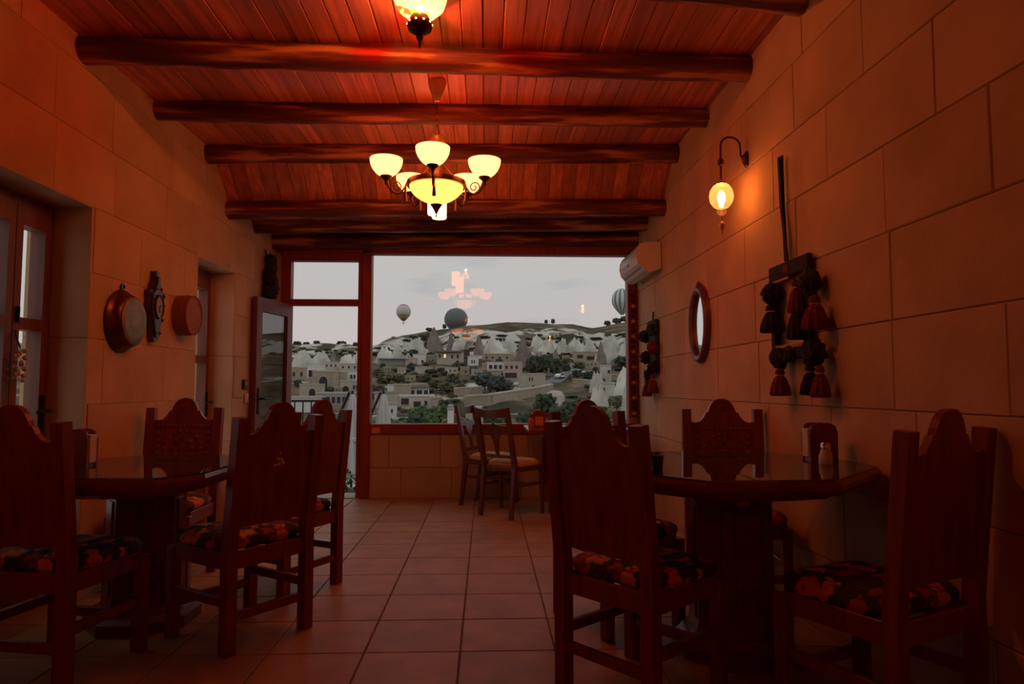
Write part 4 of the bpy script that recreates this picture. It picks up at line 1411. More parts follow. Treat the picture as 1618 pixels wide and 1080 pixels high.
AY0, AY1, AZ = 6.02, 6.80, 2.13
ac = thing('air_conditioner', 'white split air conditioner unit mounted on the wall by the window', 'air conditioner', (XR(6.4), 6.41, AZ))
pr = [(-0.004, 0.03), (-0.10, 0.0), (-0.155, 0.02), (-0.205, 0.075), (-0.222, 0.14), (-0.215, 0.205), (-0.190, 0.250), (-0.150, 0.265), (-0.004, 0.265)]
mb = MB()
nn = len(pr)
for y_ in (-0.385, 0.385):
    mb.v += [(a, y_, z_) for a, z_ in pr]
mb.f = [tuple(range(nn)), tuple(range(2 * nn - 1, nn - 1, -1))] + [(i, (i + 1) % nn, nn + (i + 1) % nn, nn + i) for i in range(nn)]
mb.build('housing', M['white_plastic'], ac)
for s_ in (-1, 1):
    MB().prism([(a * 1.012 - 0.001, 0.13 + (z_ - 0.13) * 1.012) for a, z_ in pr], s_ * 0.386 - 0.006, s_ * 0.386 + 0.006, 'y').build('end_cap', M['white_plastic'], ac)
MB().strip([(-0.120, 0, 0.008), (-0.185, 0, 0.050)], 0.70, 0.006, (0, 1, 0)).build('air_flap', M['grey_plastic'], ac)
MB().strip([(-0.206, 0, 0.078), (-0.2235, 0, 0.14)], 0.74, 0.005, (0, 1, 0)).build('front_strip', M['white_plastic'], ac)
MB().box(-0.226, -0.218, -0.03, 0.05, 0.11, 0.135, 0.002).build('badge', M['black_plastic'], ac)

# ================================================================ the terrace outside
tag(MB().box(-6.0, -2.30, 7.25, 10.9, -0.30, -0.02, 0.01).build('terrace_floor', M['terrace']), kind='structure')
tag(MB().box(-2.30, 5.0, 7.25, 8.9, -0.75, -0.16, 0.01).build('planting_bed', M['bark']), kind='structure')
tag(MB().box(-6.0, 6.0, 8.9, 16.5, -1.35, -1.05, 0.01).build('lower_terrace', M['terrace']), kind='structure')
rl = thing('terrace_railing', 'black iron railing with upright bars at the terrace edge', 'railing', (-3.95, 10.6, -0.02))
MB().box(-1.9, 1.50, -0.02, 0.02, 0.90, 0.935).build('top_rail', M['iron'], rl)
MB().box(-1.9, 1.50, -0.015, 0.015, 0.10, 0.125).build('bottom_rail', M['iron'], rl)
MB().box(1.46, 1.52, -0.03, 0.03, 0, 0.97).build('end_post', M['iron'], rl)
bar_me = MB().box(-0.009, 0.009, -0.009, 0.009, 0.12, 0.905).mesh('bar', M['iron'])
for k in range(27):
    link('bar', bar_me, rl, (-1.83 + 0.125 * k, 0, 0))


def parasol(px_, ytop, Y, label):
    P_ = at_y(px_, ytop, Y)
    o = thing('closed_parasol', label, 'parasol', (P_.x, P_.y, -1.05), 0, 'closed parasols on the lower terrace')
    H_ = P_.z + 1.05
    MB().lathe([(0, 0), (0.26, 0), (0.26, 0.05), (0.05, 0.08), (0.04, 0.14), (0, 0.14)], 20).build('base', M['iron'], o)
    MB().tube([(0, 0, 0.1), (0, 0, H_)], 0.022, 10).build('pole', M['iron'], o)
    MB().lathe([(0.02, H_), (0.06, H_ - 0.06), (0.10, H_ - 0.35), (0.14, H_ - 0.75), (0.19, H_ - 1.2), (0.215, H_ - 1.42), (0.19, H_ - 1.43), (0.05, H_ - 1.2)], 48, ripple=0.16, nr=9).build('folded_canopy', M['canvas'], o, True)
    MB().lathe([(0, H_ + 0.06), (0.02, H_ + 0.05), (0.03, H_ + 0.01), (0, H_)], 10).build('finial', M['iron'], o)
    MB().tube([(-0.34, -0.1, 0.75), (-0.30, -0.1, H_ - 0.8), (-0.20, -0.08, H_ - 0.35), (-0.05, -0.03, H_ + 0.03)], 0.024, 8).build('support_arm', M['iron'], o)
    MB().lathe([(0.16, H_ - 0.74), (0.17, H_ - 0.76), (0.165, H_ - 0.80), (0.15, H_ - 0.80)], 20).build('strap', M['canvas'], o)
    return o


parasol(557, 622, 12.0, 'closed pale parasol in view through the open terrace door')
parasol(606, 622, 12.6, 'closed pale parasol half hidden beside the red window post')

leaf_me = MB().add([(0, 0, 0), (0.012, 0.03, 0.006), (0, 0.07, 0), (-0.012, 0.03, 0.006)], [(0, 1, 2), (0, 2, 3)]).mesh('leaf', M['shrub_leaf'], fix=False)


def shrub(loc, r, h, n, label, seed):
    rg = random.Random(seed)
    o = thing('terrace_shrub', label, 'shrub', loc, 0, 'low shrubs outside the terrace door')
    mb, st = MB(), MB()
    for k in range(9):
        a, rr = rg.uniform(0, 6.28), rg.uniform(0.2, 0.9) * r
        MBp = [(0, 0, 0), (rr * 0.5 * math.cos(a), rr * 0.5 * math.sin(a), h * 0.6), (rr * math.cos(a), rr * math.sin(a), h * rg.uniform(0.7, 1.0))]
        st.tube(MBp, 0.006, 5)
    for k in range(n):
        a, rr = rg.uniform(0, 6.28), r * math.sqrt(rg.random())
        base = Vector((rr * math.cos(a), rr * math.sin(a), h * (0.15 + 0.85 * rg.random()) * (1 - 0.5 * (rr / r) ** 2)))
        R_ = Matrix.Rotation(rg.uniform(0, 6.28), 3, 'Z') @ Matrix.Rotation(rg.uniform(-0.9, 0.9), 3, 'X')
        s_ = rg.uniform(0.8, 1.5)
        mb.add([base + R_ @ (Vector(v.co) * s_) for v in leaf_me.vertices], [(0, 1, 2), (0, 2, 3)])
    f_ = link('foliage', mb.mesh('foliage', M['shrub_leaf'], fix=False), o)
    tag(f_, kind='stuff')
    st.build('stems', M['bark'], o)
    return o


for k, (x_, y_, r_, h_) in enumerate(((-1.86, 7.75, 0.32, 0.38), (-1.22, 8.05, 0.30, 0.40), (-1.95, 8.50, 0.32, 0.40), (-0.45, 8.1, 0.36, 0.34))):
    shrub((x_, y_, -0.16), r_, h_, 650, ('leafy low shrub right outside the terrace doorway', 'leafy low shrub under the closed parasol', 'leafy low shrub below the iron railing end', 'leafy low shrub hidden below the window sill')[k], k)

# ================================================================ hillside and village
RIDGE = [(-400, 540), (300, 546), (440, 544), (470, 545), (520, 542), (566, 546), (590, 549), (610, 537), (640, 531), (680, 521), (720, 517), (760, 513), (800, 509), (850, 509), (880, 511), (910, 513), (935, 519), (950, 516), (970, 511), (990, 508), (1100, 505), (1300, 512), (2200, 515)]
ROWS = [(13, 900), (22, 745), (40, 694), (60, 671), (85, 655), (120, 637), (160, 618), (205, 599), (260, 579), (320, 562)]


def interp(tb, x_):
    if x_ <= tb[0][0]: return tb[0][1]
    for (a, b_), (c, d) in zip(tb, tb[1:]):
        if x_ <= c: return b_ + (d - b_) * (x_ - a) / (c - a)
    return tb[-1][1]


def pxu(u):
    return CXP + FPX * (u * math.cos(YAW) - math.sin(YAW)) / ((u * math.sin(YAW) + math.cos(YAW)) * math.cos(PITCH))


def terr(X, Y, smooth=False):
    u = X / Y
    px_ = pxu(u)
    rd = interp(RIDGE, px_)
    if Y <= 320: py_ = interp(ROWS, Y)
    elif Y <= 480:
        t_ = (Y - 320) / 160
        e_ = t_ ** 0.8
        py_ = 562 + (rd - 562) * e_
    else: py_ = rd
    z = EYE + (612 - py_) * min(Y, 500) / FPX
    if Y > 500: z -= (Y - 500) * 0.05
    if not smooth and Y > 16:
        amp = min(1, Y / 150)
        z += amp * (1.6 * noise.noise((X * 0.035, Y * 0.03, 1.7)) + 0.8 * noise.noise((X * 0.11, Y * 0.09, 4.1)))
        if 325 < Y < 470:
            w_ = 1 - abs(Y - 398) / 73
            z += w_ * 5.5 * (0.5 - abs(noise.noise((X * 0.045, Y * 0.012, 9.0))) * 2)
    return z


mb = MB()
US = [-1.25 + 2.2 * i / 230 for i in range(231)]
YS = [13 * (780 / 13) ** (j / 150) for j in range(151)]
rockv = []
for Y in YS:
    for u in US:
        X = u * Y
        mb.v.append((X, Y, terr(X, Y)))
        px_ = pxu(u)
        k = 0.26
        if Y > 325:
            t_ = (Y - 325) / 150
            k = 0.54 if t_ < 0.70 else 0.54 - (t_ - 0.70) * 4
            if px_ < 640: k = 0.52 if t_ < 0.9 else 0.3
            if px_ > 955: k -= 0.08
            k = max(0.05, k + 0.55 * noise.noise((X * 0.05, Y * 0.02, 3)) + 0.2 * noise.noise((X * 0.12, Y * 0.06, 8)))
        elif Y > 90:
            k = 0.30 + 0.32 * noise.noise((X * 0.05, Y * 0.04, 5))
        else: k = 0.15
        rockv.append(k)
NU = len(US)
for j in range(len(YS) - 1):
    for i in range(NU - 1):
        mb.f.append((j * NU + i, j * NU + i + 1, (j + 1) * NU + i + 1, (j + 1) * NU + i))
me = mb.mesh('hillside', M['hillside'], fix=False)
att = me.attributes.new('rock', 'FLOAT', 'POINT')
att.data.foreach_set('value', rockv)
me.polygons.foreach_set('use_smooth', [True] * len(me.polygons))
tag(link('hillside', me), kind='structure')


def ground(px_, py_, y0=20.0):
    d = pray(px_, py_)
    d = d / d.y
    Y = y0
    while Y < 700:
        P_ = CAM + d * Y
        if P_.z <= terr(P_.x, Y): return P_
        Y *= 1.004
    P_ = CAM + d * 470
    return P_


PLACED, HOUSES = [], []


def free(px_, py_, wpx):
    P_ = ground(px_, py_)
    r_ = wpx * P_.y / FPX * 0.62
    return all((P_.x - a) ** 2 + (P_.y - b_) ** 2 > (r_ + c) ** 2 for a, b_, c in PLACED)


def short(label):
    for wd in (' with ', ' by ', ' beside ', ' at ', ' under ', ' below ', ' behind ', ' on ', ' among ', ' in ', ' above ', ' between ', ' next ', ' beyond ', ' seen ', ' tucked ', ' before ', ' over ', ' nearest ', ' carved ', ' close ', ' right ', ' half ', ' into '):
        label = label.split(wd)[0]
    return label


def near_house(px_, py_):
    return short(min(HOUSES, key=lambda h: (h[0] - px_) ** 2 + (h[1] - py_) ** 2)[2])


def face_cam(P_, deg=0):
    return -math.atan2(P_.x, P_.y) + math.radians(deg)


def house(x0, y0, x1, y1, wall, label, roof='flat', rmat='roof_pale', wins=(), door=None, deg=0, depth=0.8, arch=None, name='village_house', lit=(), Y=None, cat='house'):
    P_ = ground((x0 + x1) / 2, y1) if Y is None else at_y((x0 + x1) / 2, y1, Y)
    k = P_.y / FPX
    w_, h_ = (x1 - x0) * k, (y1 - y0) * k
    o = thing(name, label, cat, P_, face_cam(P_, deg), 'houses of the village across the valley')
    dp = w_ * depth
    PLACED.append((P_.x, P_.y + dp / 2, max(w_, dp) * 0.5))
    if not label.startswith('small flat-roofed'): HOUSES.append(((x0 + x1) / 2, (y0 + y1) / 2, label))
    body = MB().box(-w_ / 2, w_ / 2, 0, dp, -3.0, h_).build('wall', M[wall], o)
    t_ = max(0.25, h_ * 0.06)
    if roof == 'flat':
        rf = slab(MB(), lambda u, v, d: (u, v, d), [-w_ / 2 - 0.1, w_ / 2 + 0.1], [-0.1, dp + 0.1], [(-w_ / 2 + 0.25, w_ / 2 - 0.25, 0.25, dp - 0.25)], h_ - 0.02, h_ + t_)
        rf.build('parapet', M[rmat], o)
    elif roof == 'awning':
        MB().add([(-w_ * 0.54, -w_ * 0.16, h_ * 0.93), (w_ * 0.54, -w_ * 0.16, h_ * 0.93), (w_ * 0.54, dp, h_ * 1.10), (-w_ * 0.54, dp, h_ * 1.10),
                  (-w_ * 0.54, -w_ * 0.16, h_ * 0.98), (w_ * 0.54, -w_ * 0.16, h_ * 0.98), (w_ * 0.54, dp, h_ * 1.15), (-w_ * 0.54, dp, h_ * 1.15)],
                 [(0, 1, 2, 3), (4, 5, 6, 7), (0, 1, 5, 4), (1, 2, 6, 5), (2, 3, 7, 6), (3, 0, 4, 7)]).build('roof', M[rmat], o)
    elif roof == 'gable':
        MB().prism([(-w_ * 0.56, h_ - 0.1), (w_ * 0.56, h_ - 0.1), (0, h_ + w_ * 0.24)], -0.4, dp + 0.4, 'y').build('roof', M[rmat], o)
    elif roof == 'dome':
        MB().lathe([(w_ * 0.5, 0), (w_ * 0.46, h_ * 0.18), (w_ * 0.34, h_ * 0.34), (w_ * 0.16, h_ * 0.43), (0, h_ * 0.45)], 20, (0, dp / 2, h_ - 0.05), 'z', sc=(1, depth)).build('roof', M[rmat], o, True)
    for i, (fx, fz, ww, hh) in enumerate(wins):
        a, b_ = -w_ / 2 + fx * w_, fz * h_
        ww, hh = ww * w_, hh * h_
        wd = MB().box(a - ww / 2, a + ww / 2, -0.06, 0.05, b_, b_ + hh).build('window', M['lit_window' if i in lit else 'opening_dark'], o)
        MB().box(a - ww * 0.6, a + ww * 0.6, -0.14, 0.05, b_ - hh * 0.12, b_).build('window_ledge', M['roof_pale'], wd)
    if door:
        fx, ww, hh = door
        a = -w_ / 2 + fx * w_
        MB().box(a - ww * w_ / 2, a + ww * w_ / 2, -0.06, 0.05, -0.5, hh * h_).build('door', M['opening_dark'], o)
    if arch:
        fx, ww, hh = arch
        a, r_ = -w_ / 2 + fx * w_, ww * w_ / 2
        pts = [(a + r_, 0.0), (a + r_, hh * h_ - r_)] + [(a + r_ * math.cos(math.pi * q_ / 10), hh * h_ - r_ + r_ * math.sin(math.pi * q_ / 10)) for q_ in range(1, 10)] + [(a - r_, hh * h_ - r_), (a - r_, 0.0)]
        MB().prism(pts, -0.07, 0.05, 'y').build('arched_opening', M['opening_dark'], o)
        MB().tube([(p_[0], -0.08, p_[1]) for p_ in pts], 0.03 * w_ * 0.5, 6).build('arch_trim', M['roof_pale'], o)
    return o


W2 = ((0.3, 0.45, 0.12, 0.28), (0.7, 0.45, 0.12, 0.28))
W3 = ((0.2, 0.5, 0.10, 0.25), (0.5, 0.5, 0.10, 0.25), (0.8, 0.5, 0.10, 0.25))
# upper village, under the cliffs
house(655, 560, 673, 576, 'wall_white', 'small white cube house at the foot of the big rock cone', wins=((0.7, 0.2, 0.2, 0.25),), deg=12)
house(674, 561, 690, 573, 'wall_sand', 'plain sand house beside the white cube house', wins=((0.3, 0.15, 0.1, 0.15), (0.55, 0.15, 0.1, 0.15)))
house(690, 555, 729, 577, 'wall_cream', 'long cream house with black roof edge and one lit window', 'awning', 'roof_dark', ((0.12, 0.55, 0.08, 0.25), (0.33, 0.55, 0.08, 0.25), (0.62, 0.5, 0.08, 0.25), (0.85, 0.5, 0.08, 0.25), (0.85, 0.05, 0.09, 0.3)), lit=(1,), deg=-8)
house(739, 563, 756, 577, 'wall_white', 'narrow pale house with two windows below the twin rock cones', wins=((0.4, 0.25, 0.12, 0.35), (0.62, 0.25, 0.12, 0.35)))
house(727, 553, 742, 566, 'roof_dark', 'brown shuttered house tucked behind the long cream house', wins=((0.5, 0.3, 0.5, 0.3),), rmat='roof_dark')
house(808, 557, 832, 571, 'wall_cream', 'square cream house at the foot of the blunt grey cone', wins=((0.35, 0.35, 0.1, 0.3), (0.7, 0.35, 0.1, 0.3)))
house(762, 559, 808, 570, 'wall_sand', 'low sand terrace row under the pale cliff', wins=((0.15, 0.3, 0.06, 0.35), (0.35, 0.3, 0.06, 0.35), (0.6, 0.3, 0.06, 0.35), (0.85, 0.3, 0.06, 0.35)))
house(770, 572, 796, 586, 'wall_white', 'white balcony house with glazed veranda', wins=((0.2, 0.25, 0.2, 0.45), (0.5, 0.25, 0.2, 0.45), (0.8, 0.25, 0.2, 0.45)), deg=8)
house(795, 573, 822, 603, 'wall_pink', 'tall pink brown house with upper windows and dark ground floor', wins=((0.2, 0.68, 0.14, 0.18), (0.5, 0.68, 0.14, 0.18), (0.8, 0.68, 0.14, 0.18), (0.45, 0.2, 0.7, 0.28)), deg=-10)
house(818, 591, 856, 616, 'wall_cream', 'stone house with two slit windows and a dark doorway by the road', wins=((0.50, 0.58, 0.05, 0.22), (0.62, 0.58, 0.05, 0.22)), door=(0.66, 0.10, 0.30), deg=-18, depth=0.6)
house(905, 556, 944, 570, 'wall_sand', 'ruined brown house with wide dark openings on the slope', wins=((0.3, 0.3, 0.25, 0.4), (0.72, 0.1, 0.3, 0.45)), rmat='wall_sand')
house(868, 526, 884, 536, 'wall_cream', 'cliff dwelling front with small square windows', wins=W2, Y=405)
house(886, 525, 902, 535, 'tuff_white', 'cliff dwelling front carved beside the cream one', wins=W3, Y=408)
house(903, 523, 921, 533, 'wall_cream', 'cliff dwelling front nearest the brown plateau end', wins=W2, Y=410)
house(600, 566, 642, 577, 'wall_grey', 'long low shed with dark grey roof on the scrubby slope', 'awning', 'wall_grey', deg=6)
house(640, 566, 657, 578, 'wall_cream', 'little cream house next to the long grey shed', wins=((0.6, 0.3, 0.2, 0.2),), deg=-14)
# middle ground
house(646, 612, 678, 626, 'wall_white', 'white house with dark pitched roof and open porch of white posts', 'awning', 'roof_dark', ((0.18, 0.1, 0.2, 0.6), (0.52, 0.1, 0.26, 0.6), (0.84, 0.1, 0.2, 0.6)), deg=5)
house(632, 626, 686, 646, 'wall_cream', 'wide two tone house with dark verandas under the porch house', 'flat', 'wall_white', ((0.15, 0.35, 0.22, 0.5), (0.5, 0.15, 0.2, 0.45), (0.75, 0.3, 0.08, 0.35)), deg=3)
house(622, 608, 648, 628, 'wall_sand', 'windowless sand coloured block beside the porch house', deg=-6)
house(613, 608, 624, 619, 'wall_white', 'tiny white box house with rounded edges', deg=4)
house(592, 621, 634, 645, 'wall_cream', 'broad pale wall house behind the second parasol', rmat='wall_grey')
house(614, 639, 627, 672, 'wall_white', 'tall narrow cream house with one window above the white yard wall', wins=((0.4, 0.62, 0.2, 0.16),), Y=78)
house(627, 656, 645, 674, 'wall_white', 'white yard house with brown lean-to roof', 'awning', 'roof_dark', Y=76)
house(685, 629, 699, 656, 'wall_pink', 'pink house with arched side door among the trees', wins=((0.6, 0.3, 0.3, 0.3),), Y=105, deg=20)
house(862, 625, 892, 645, 'wall_cream', 'low domed cream house in front of the dark tree row', 'dome', 'roof_pale', door=(0.6, 0.1, 0.4), Y=100)
house(735, 646, 757, 676, 'wall_cream', 'cream hut with slanted slate roof close to the garden', 'awning', 'wall_grey', ((0.6, 0.1, 0.12, 0.3),), Y=42, deg=-25)
house(948, 578, 966, 608, 'tuff_white', 'square rock-cut tower house with two dark openings', wins=((0.8, 0.62, 0.22, 0.18), (0.35, 0.2, 0.18, 0.14)), rmat='tuff_white', Y=150)
house(950, 606, 972, 648, 'tuff_white', 'pale rock-cut house below the square tower', wins=((0.2, 0.75, 0.16, 0.1), (0.65, 0.4, 0.16, 0.12)), rmat='tuff_white', Y=132)
# seen through the terrace door
house(548, 587, 572, 603, 'wall_white', 'bright white house with paired windows above the sandstone arch', wins=((0.3, 0.3, 0.14, 0.4), (0.5, 0.3, 0.14, 0.4)), Y=190)
house(538, 602, 572, 620, 'wall_cream', 'cream house with small arch and paired windows below the white house', wins=((0.62, 0.3, 0.1, 0.35), (0.76, 0.3, 0.1, 0.35)), arch=(0.25, 0.3, 0.6), Y=170)
house(494, 587, 534, 611, 'wall_sand', 'sandstone house with one large round arch', arch=(0.42, 0.34, 0.70), Y=185)
house(533, 588, 548, 606, 'wall_sand', 'plain sandstone side building next to the large arch', Y=187)
house(486, 579, 512, 598, 'wall_white', 'white house with dark veranda beyond the iron railing', 'flat', 'wall_white', ((0.3, 0.15, 0.45, 0.55),), Y=205)
house(456, 581, 484, 606, 'wall_sand', 'beige stacked house seen past the open door leaf', wins=W2, Y=195)
house(474, 608, 512, 626, 'wall_cream', 'low cream house with a shaded small arch', arch=(0.5, 0.28, 0.7), Y=150)
house(500, 622, 556, 656, 'wall_grey', 'long grey house with a row of dark windows behind the railing', wins=tuple((0.32 + 0.15 * q_, 0.55, 0.09, 0.3) for q_ in range(5)), Y=110, deg=-15)
house(452, 629, 508, 662, 'wall_white', 'plain white courtyard wall house behind the railing bars', Y=100)
house(512, 572, 534, 586, 'wall_cream', 'distant cream house under the far rock slope', wins=W3, Y=240)
house(536, 575, 566, 588, 'wall_cream', 'distant pale terrace house right of the far slope', wins=W3, Y=235)

house(706, 581, 724, 592, 'wall_cream', 'weathered cream house between the long cream house and blue trees', wins=W2, deg=15)
house(727, 580, 745, 592, 'wall_sand', 'sand house half sunk in the slope under the narrow pale house', wins=((0.5, 0.3, 0.16, 0.3),), deg=-12)
house(746, 584, 762, 597, 'wall_pink', 'rosy stone house beside the blue green trees', wins=W2, deg=8)
house(655, 580, 678, 590, 'wall_cream', 'flat pale ruin wall below the plain sand house', deg=-20)
house(690, 580, 703, 588, 'tuff_white', 'small pale hut below the black roof edge', wins=((0.5, 0.3, 0.2, 0.3),), deg=10)
house(866, 583, 882, 593, 'wall_grey', 'small grey house by the upper road end', wins=W2, deg=-10)
house(900, 574, 918, 584, 'wall_cream', 'cream garden house below the ruined brown house', wins=W2, deg=12)
house(925, 572, 945, 582, 'wall_sand', 'sand garden house beside the thin rock pillar', wins=W3, deg=-6)
house(655, 634, 672, 648, 'wall_white', 'white annex in front of the dark verandas', wins=((0.6, 0.3, 0.2, 0.3),), Y=108)
house(800, 615, 818, 622, 'wall_sand', 'low stone shed under the yellow awning slope', deg=-15)

for (x0_, y0_, x1_, y1_, mt_, dg_) in ((606, 580, 618, 588, 'wall_sand', 5), (628, 582, 640, 590, 'wall_cream', -9), (762, 574, 770, 584, 'wall_pink', 4), (845, 556, 858, 565, 'wall_cream', 7), (888, 562, 900, 570, 'wall_sand', -5), (858, 545, 870, 553, 'wall_cream', 3), (832, 548, 842, 556, 'wall_sand', -6), (778, 590, 792, 600, 'wall_sand', 9), (716, 562, 726, 572, 'wall_pink', 3), (946, 560, 960, 569, 'wall_cream', -4), (968, 568, 984, 578, 'wall_sand', 6), (640, 594, 656, 603, 'wall_sand', -7), (700, 612, 716, 622, 'wall_sand', 8), (466, 590, 478, 600, 'wall_cream', 4), (528, 612, 540, 622, 'wall_sand', -5)):
    house(x0_, y0_, x1_, y1_, mt_, 'small flat-roofed stone house packed into the village slope', wins=W2, deg=dg_)

# round water tank tower on a small red roof
tp = at_y(712, 664, 40)
tw = thing('water_tank', 'white cylindrical chimney tank with grey blue cap on red roof', 'tank', tp)
kk = 40 / FPX
MB().lathe([(0, -1.0), (5 * kk, -1.0), (5 * kk, 16 * kk), (0, 16 * kk)], 18).build('tank_body', M['wall_white'], tw, True)
MB().lathe([(5.4 * kk, 16 * kk), (5.6 * kk, 18 * kk), (4.4 * kk, 21 * kk), (5.0 * kk, 22 * kk), (3.8 * kk, 25 * kk), (0, 26 * kk)], 18).build('tank_cap', M['wall_grey'], tw, True)
house(700, 664, 738, 700, 'wall_sand', 'garden building with low red tiled roof below the window', 'gable', 'roof_red', Y=41, depth=0.7)


# --- rocks
def rock(x0, y0, x1, y1, mat, label, seed, cone=1.0, grp='pale tuff outcrops on the hillside', Y=None, name='rock_outcrop'):
    P_ = ground((x0 + x1) / 2, y1) if Y is None else at_y((x0 + x1) / 2, y1, Y)
    k = P_.y / FPX
    w_, h_ = (x1 - x0) * k / 2, (y1 - y0) * k
    PLACED.append((P_.x, P_.y + w_ * 0.5, w_ * 0.8))
    mb = MB()
    if name == 'rock_outcrop':                       # low gullied dome
        n_ = 30
        for j in range(n_ + 1):
            for i in range(n_ + 1):
                x_, y_ = -1 + 2 * i / n_, -1 + 2 * j / n_
                rho = math.sqrt(x_ * x_ + y_ * y_) * (1 + 0.35 * noise.noise((x_ * 1.6 + seed, y_ * 1.6, seed)))
                dome = max(0.0, 1 - rho ** 2.2) ** 0.75
                gul = 1 - 1.5 * abs(noise.noise((x_ * 2.6 + seed * 3, y_ * 0.9, 1.0))) - 0.7 * abs(noise.noise((x_ * 6 + seed, y_ * 2.2, 5.0)))
                zz = dome * (0.76 + 0.26 * gul) + 0.05 * noise.noise((x_ * 9, y_ * 7, seed))
                mb.v.append((x_ * w_ * 1.15, y_ * w_ * 0.9 + w_ * 0.6, -4 + (h_ + 4) * max(0, zz) if dome > 0 else -5))
        for j in range(n_):
            for i in range(n_):
                q_ = j * (n_ + 1) + i
                mb.f.append((q_, q_ + 1, q_ + n_ + 2, q_ + n_ + 1))
    else:
        n_, m_ = 40, 20
        for i in range(m_ + 1):
            t_ = i / m_
            r_ = w_ * (1 - t_ ** cone) + 0.05 * w_
            for q_ in range(n_):
                a = 2 * math.pi * q_ / n_
                ca, sa = math.cos(a), math.sin(a)
                f_ = 1 + 0.45 * noise.noise((ca * 1.5 + seed, sa * 1.5, t_ * 1.8 + seed * 3)) + 0.32 * noise.noise((ca * 4, sa * 4 + seed, t_ * 4)) + 0.2 * noise.noise((ca * 9, sa * 9, t_ * 9 + seed))
                lean = 0.12 * w_ * math.sin(t_ * 2.5 + seed)
                mb.v.append((r_ * f_ * ca + lean, r_ * f_ * sa * 0.8 + w_ * 0.5, -4 + (h_ + 4) * t_ if i else -4))
        for i in range(m_):
            for q_ in range(n_):
                mb.f.append((i * n_ + q_, i * n_ + (q_ + 1) % n_, (i + 1) * n_ + (q_ + 1) % n_, (i + 1) * n_ + q_))
        mb.f.append(tuple(m_ * n_ + q_ for q_ in range(n_)))
    o = mb.build(name, M[mat], None, 70, P_, face_cam(P_))
    return tag(o, label, 'rock', grp)


CONES = 'tall rock cones of the hillside'
rock(664, 516, 712, 578, 'tuff_grey', 'tallest pointed grey brown rock cone under the dark balloon', 2.1, 1.25, CONES, 330, 'rock_cone')
rock(697, 522, 725, 574, 'tuff_grey', 'rock cone leaning against the tallest pointed cone', 5.4, 1.0, CONES, 338, 'rock_cone')
rock(742, 528, 774, 577, 'tuff_grey', 'grey rock cone above the narrow pale house', 8.2, 1.0, CONES, 320, 'rock_cone')
rock(728, 538, 748, 572, 'tuff_grey', 'small slender rock cone next to the grey cone', 3.3, 1.0, CONES, 318, 'rock_cone')
rock(806, 532, 844, 592, 'tuff_grey', 'blunt grey rock cone above the stone house by the road', 6.6, 1.8, CONES, 270, 'rock_cone')
rock(868, 551, 886, 582, 'tuff_grey', 'rounded standing rock beside the dark tree clump', 4.8, 2.6, CONES, 240, 'rock_cone')
rock(942, 538, 958, 572, 'tuff_grey', 'thin rock pillar above the square tower house', 7.7, 2.0, CONES, 255, 'rock_cone')
rock(518, 553, 538, 580, 'tuff_grey', 'dark pointed rock in the far slope behind the railing', 9.1, 1.0, CONES, 300, 'rock_cone')
RKW = ('at the foot of the ridge behind the red window post', 'behind the long low grey shed', 'between the grey shed and the tallest cone', 'behind the rock cone that leans on the tallest',
       'rising over the low sand terrace row', 'above the square cream house', 'behind the blunt grey cone', 'above the rounded standing rock', 'under the first cliff dwelling front', 'under the dwelling by the plateau end',
       'above the ruined brown house', 'sweeping down behind the thin rock pillar', 'behind the striped balloon side of the slope', 'leaning on the square rock tower', 'behind the pale rock-cut house', 'at the foot of the square tower',
       'next to the woven band at the window edge', 'above the beige stacked house past the door leaf', 'above the white house with dark veranda', 'above the distant pale terrace house', 'beside the red post between door and window')
for k, (x0_, y0_, x1_, y1_, cn) in enumerate(((592, 540, 622, 572, 1.6), (618, 533, 652, 566, 1.8), (640, 528, 676, 560, 1.8), (712, 525, 742, 556, 1.6), (760, 526, 802, 566, 1.3), (786, 523, 816, 556, 1.6), (836, 522, 862, 552, 1.7), (852, 526, 880, 556, 1.5), (878, 526, 902, 556, 1.4), (896, 524, 926, 552, 1.6), (915, 530, 945, 560, 1.5), (940, 523, 985, 572, 1.2), (968, 530, 1010, 575, 1.5), (930, 580, 958, 616, 1.8), (965, 575, 1012, 640, 1.6), (930, 600, 962, 640, 2.0), (978, 590, 1020, 660, 1.5), (455, 550, 500, 592, 1.8), (488, 548, 526, 580, 1.6), (535, 552, 566, 580, 1.4), (552, 546, 590, 580, 1.2))):
    rock(x0_, y0_ + (6 if y1_ < 583 else 3), x1_, y1_ + 3, 'tuff_white', 'pale eroded tuff outcrop ' + RKW[k], k * 1.37 + 0.5, cn + 0.9)


# --- trees and bushes
def crown_mesh(name, mat, seed):
    rg = random.Random(seed)
    mb = MB()
    mb.blob((0, 0, 0.55), 0.38, 3, 0.5, 2.6, seed, (1, 1, 1))
    for q_ in range(34):
        a, z_ = rg.uniform(0, 6.28), rg.uniform(0.22, 0.92)
        r_ = 0.42 * math.sqrt(max(0.05, 1 - ((z_ - 0.5) / 0.5) ** 2))
        mb.blob((r_ * math.cos(a), r_ * math.sin(a), z_), rg.uniform(0.06, 0.13), 1, 1.1, 3.2, seed + q_)
    return mb.mesh(name, M[mat], fix=False)


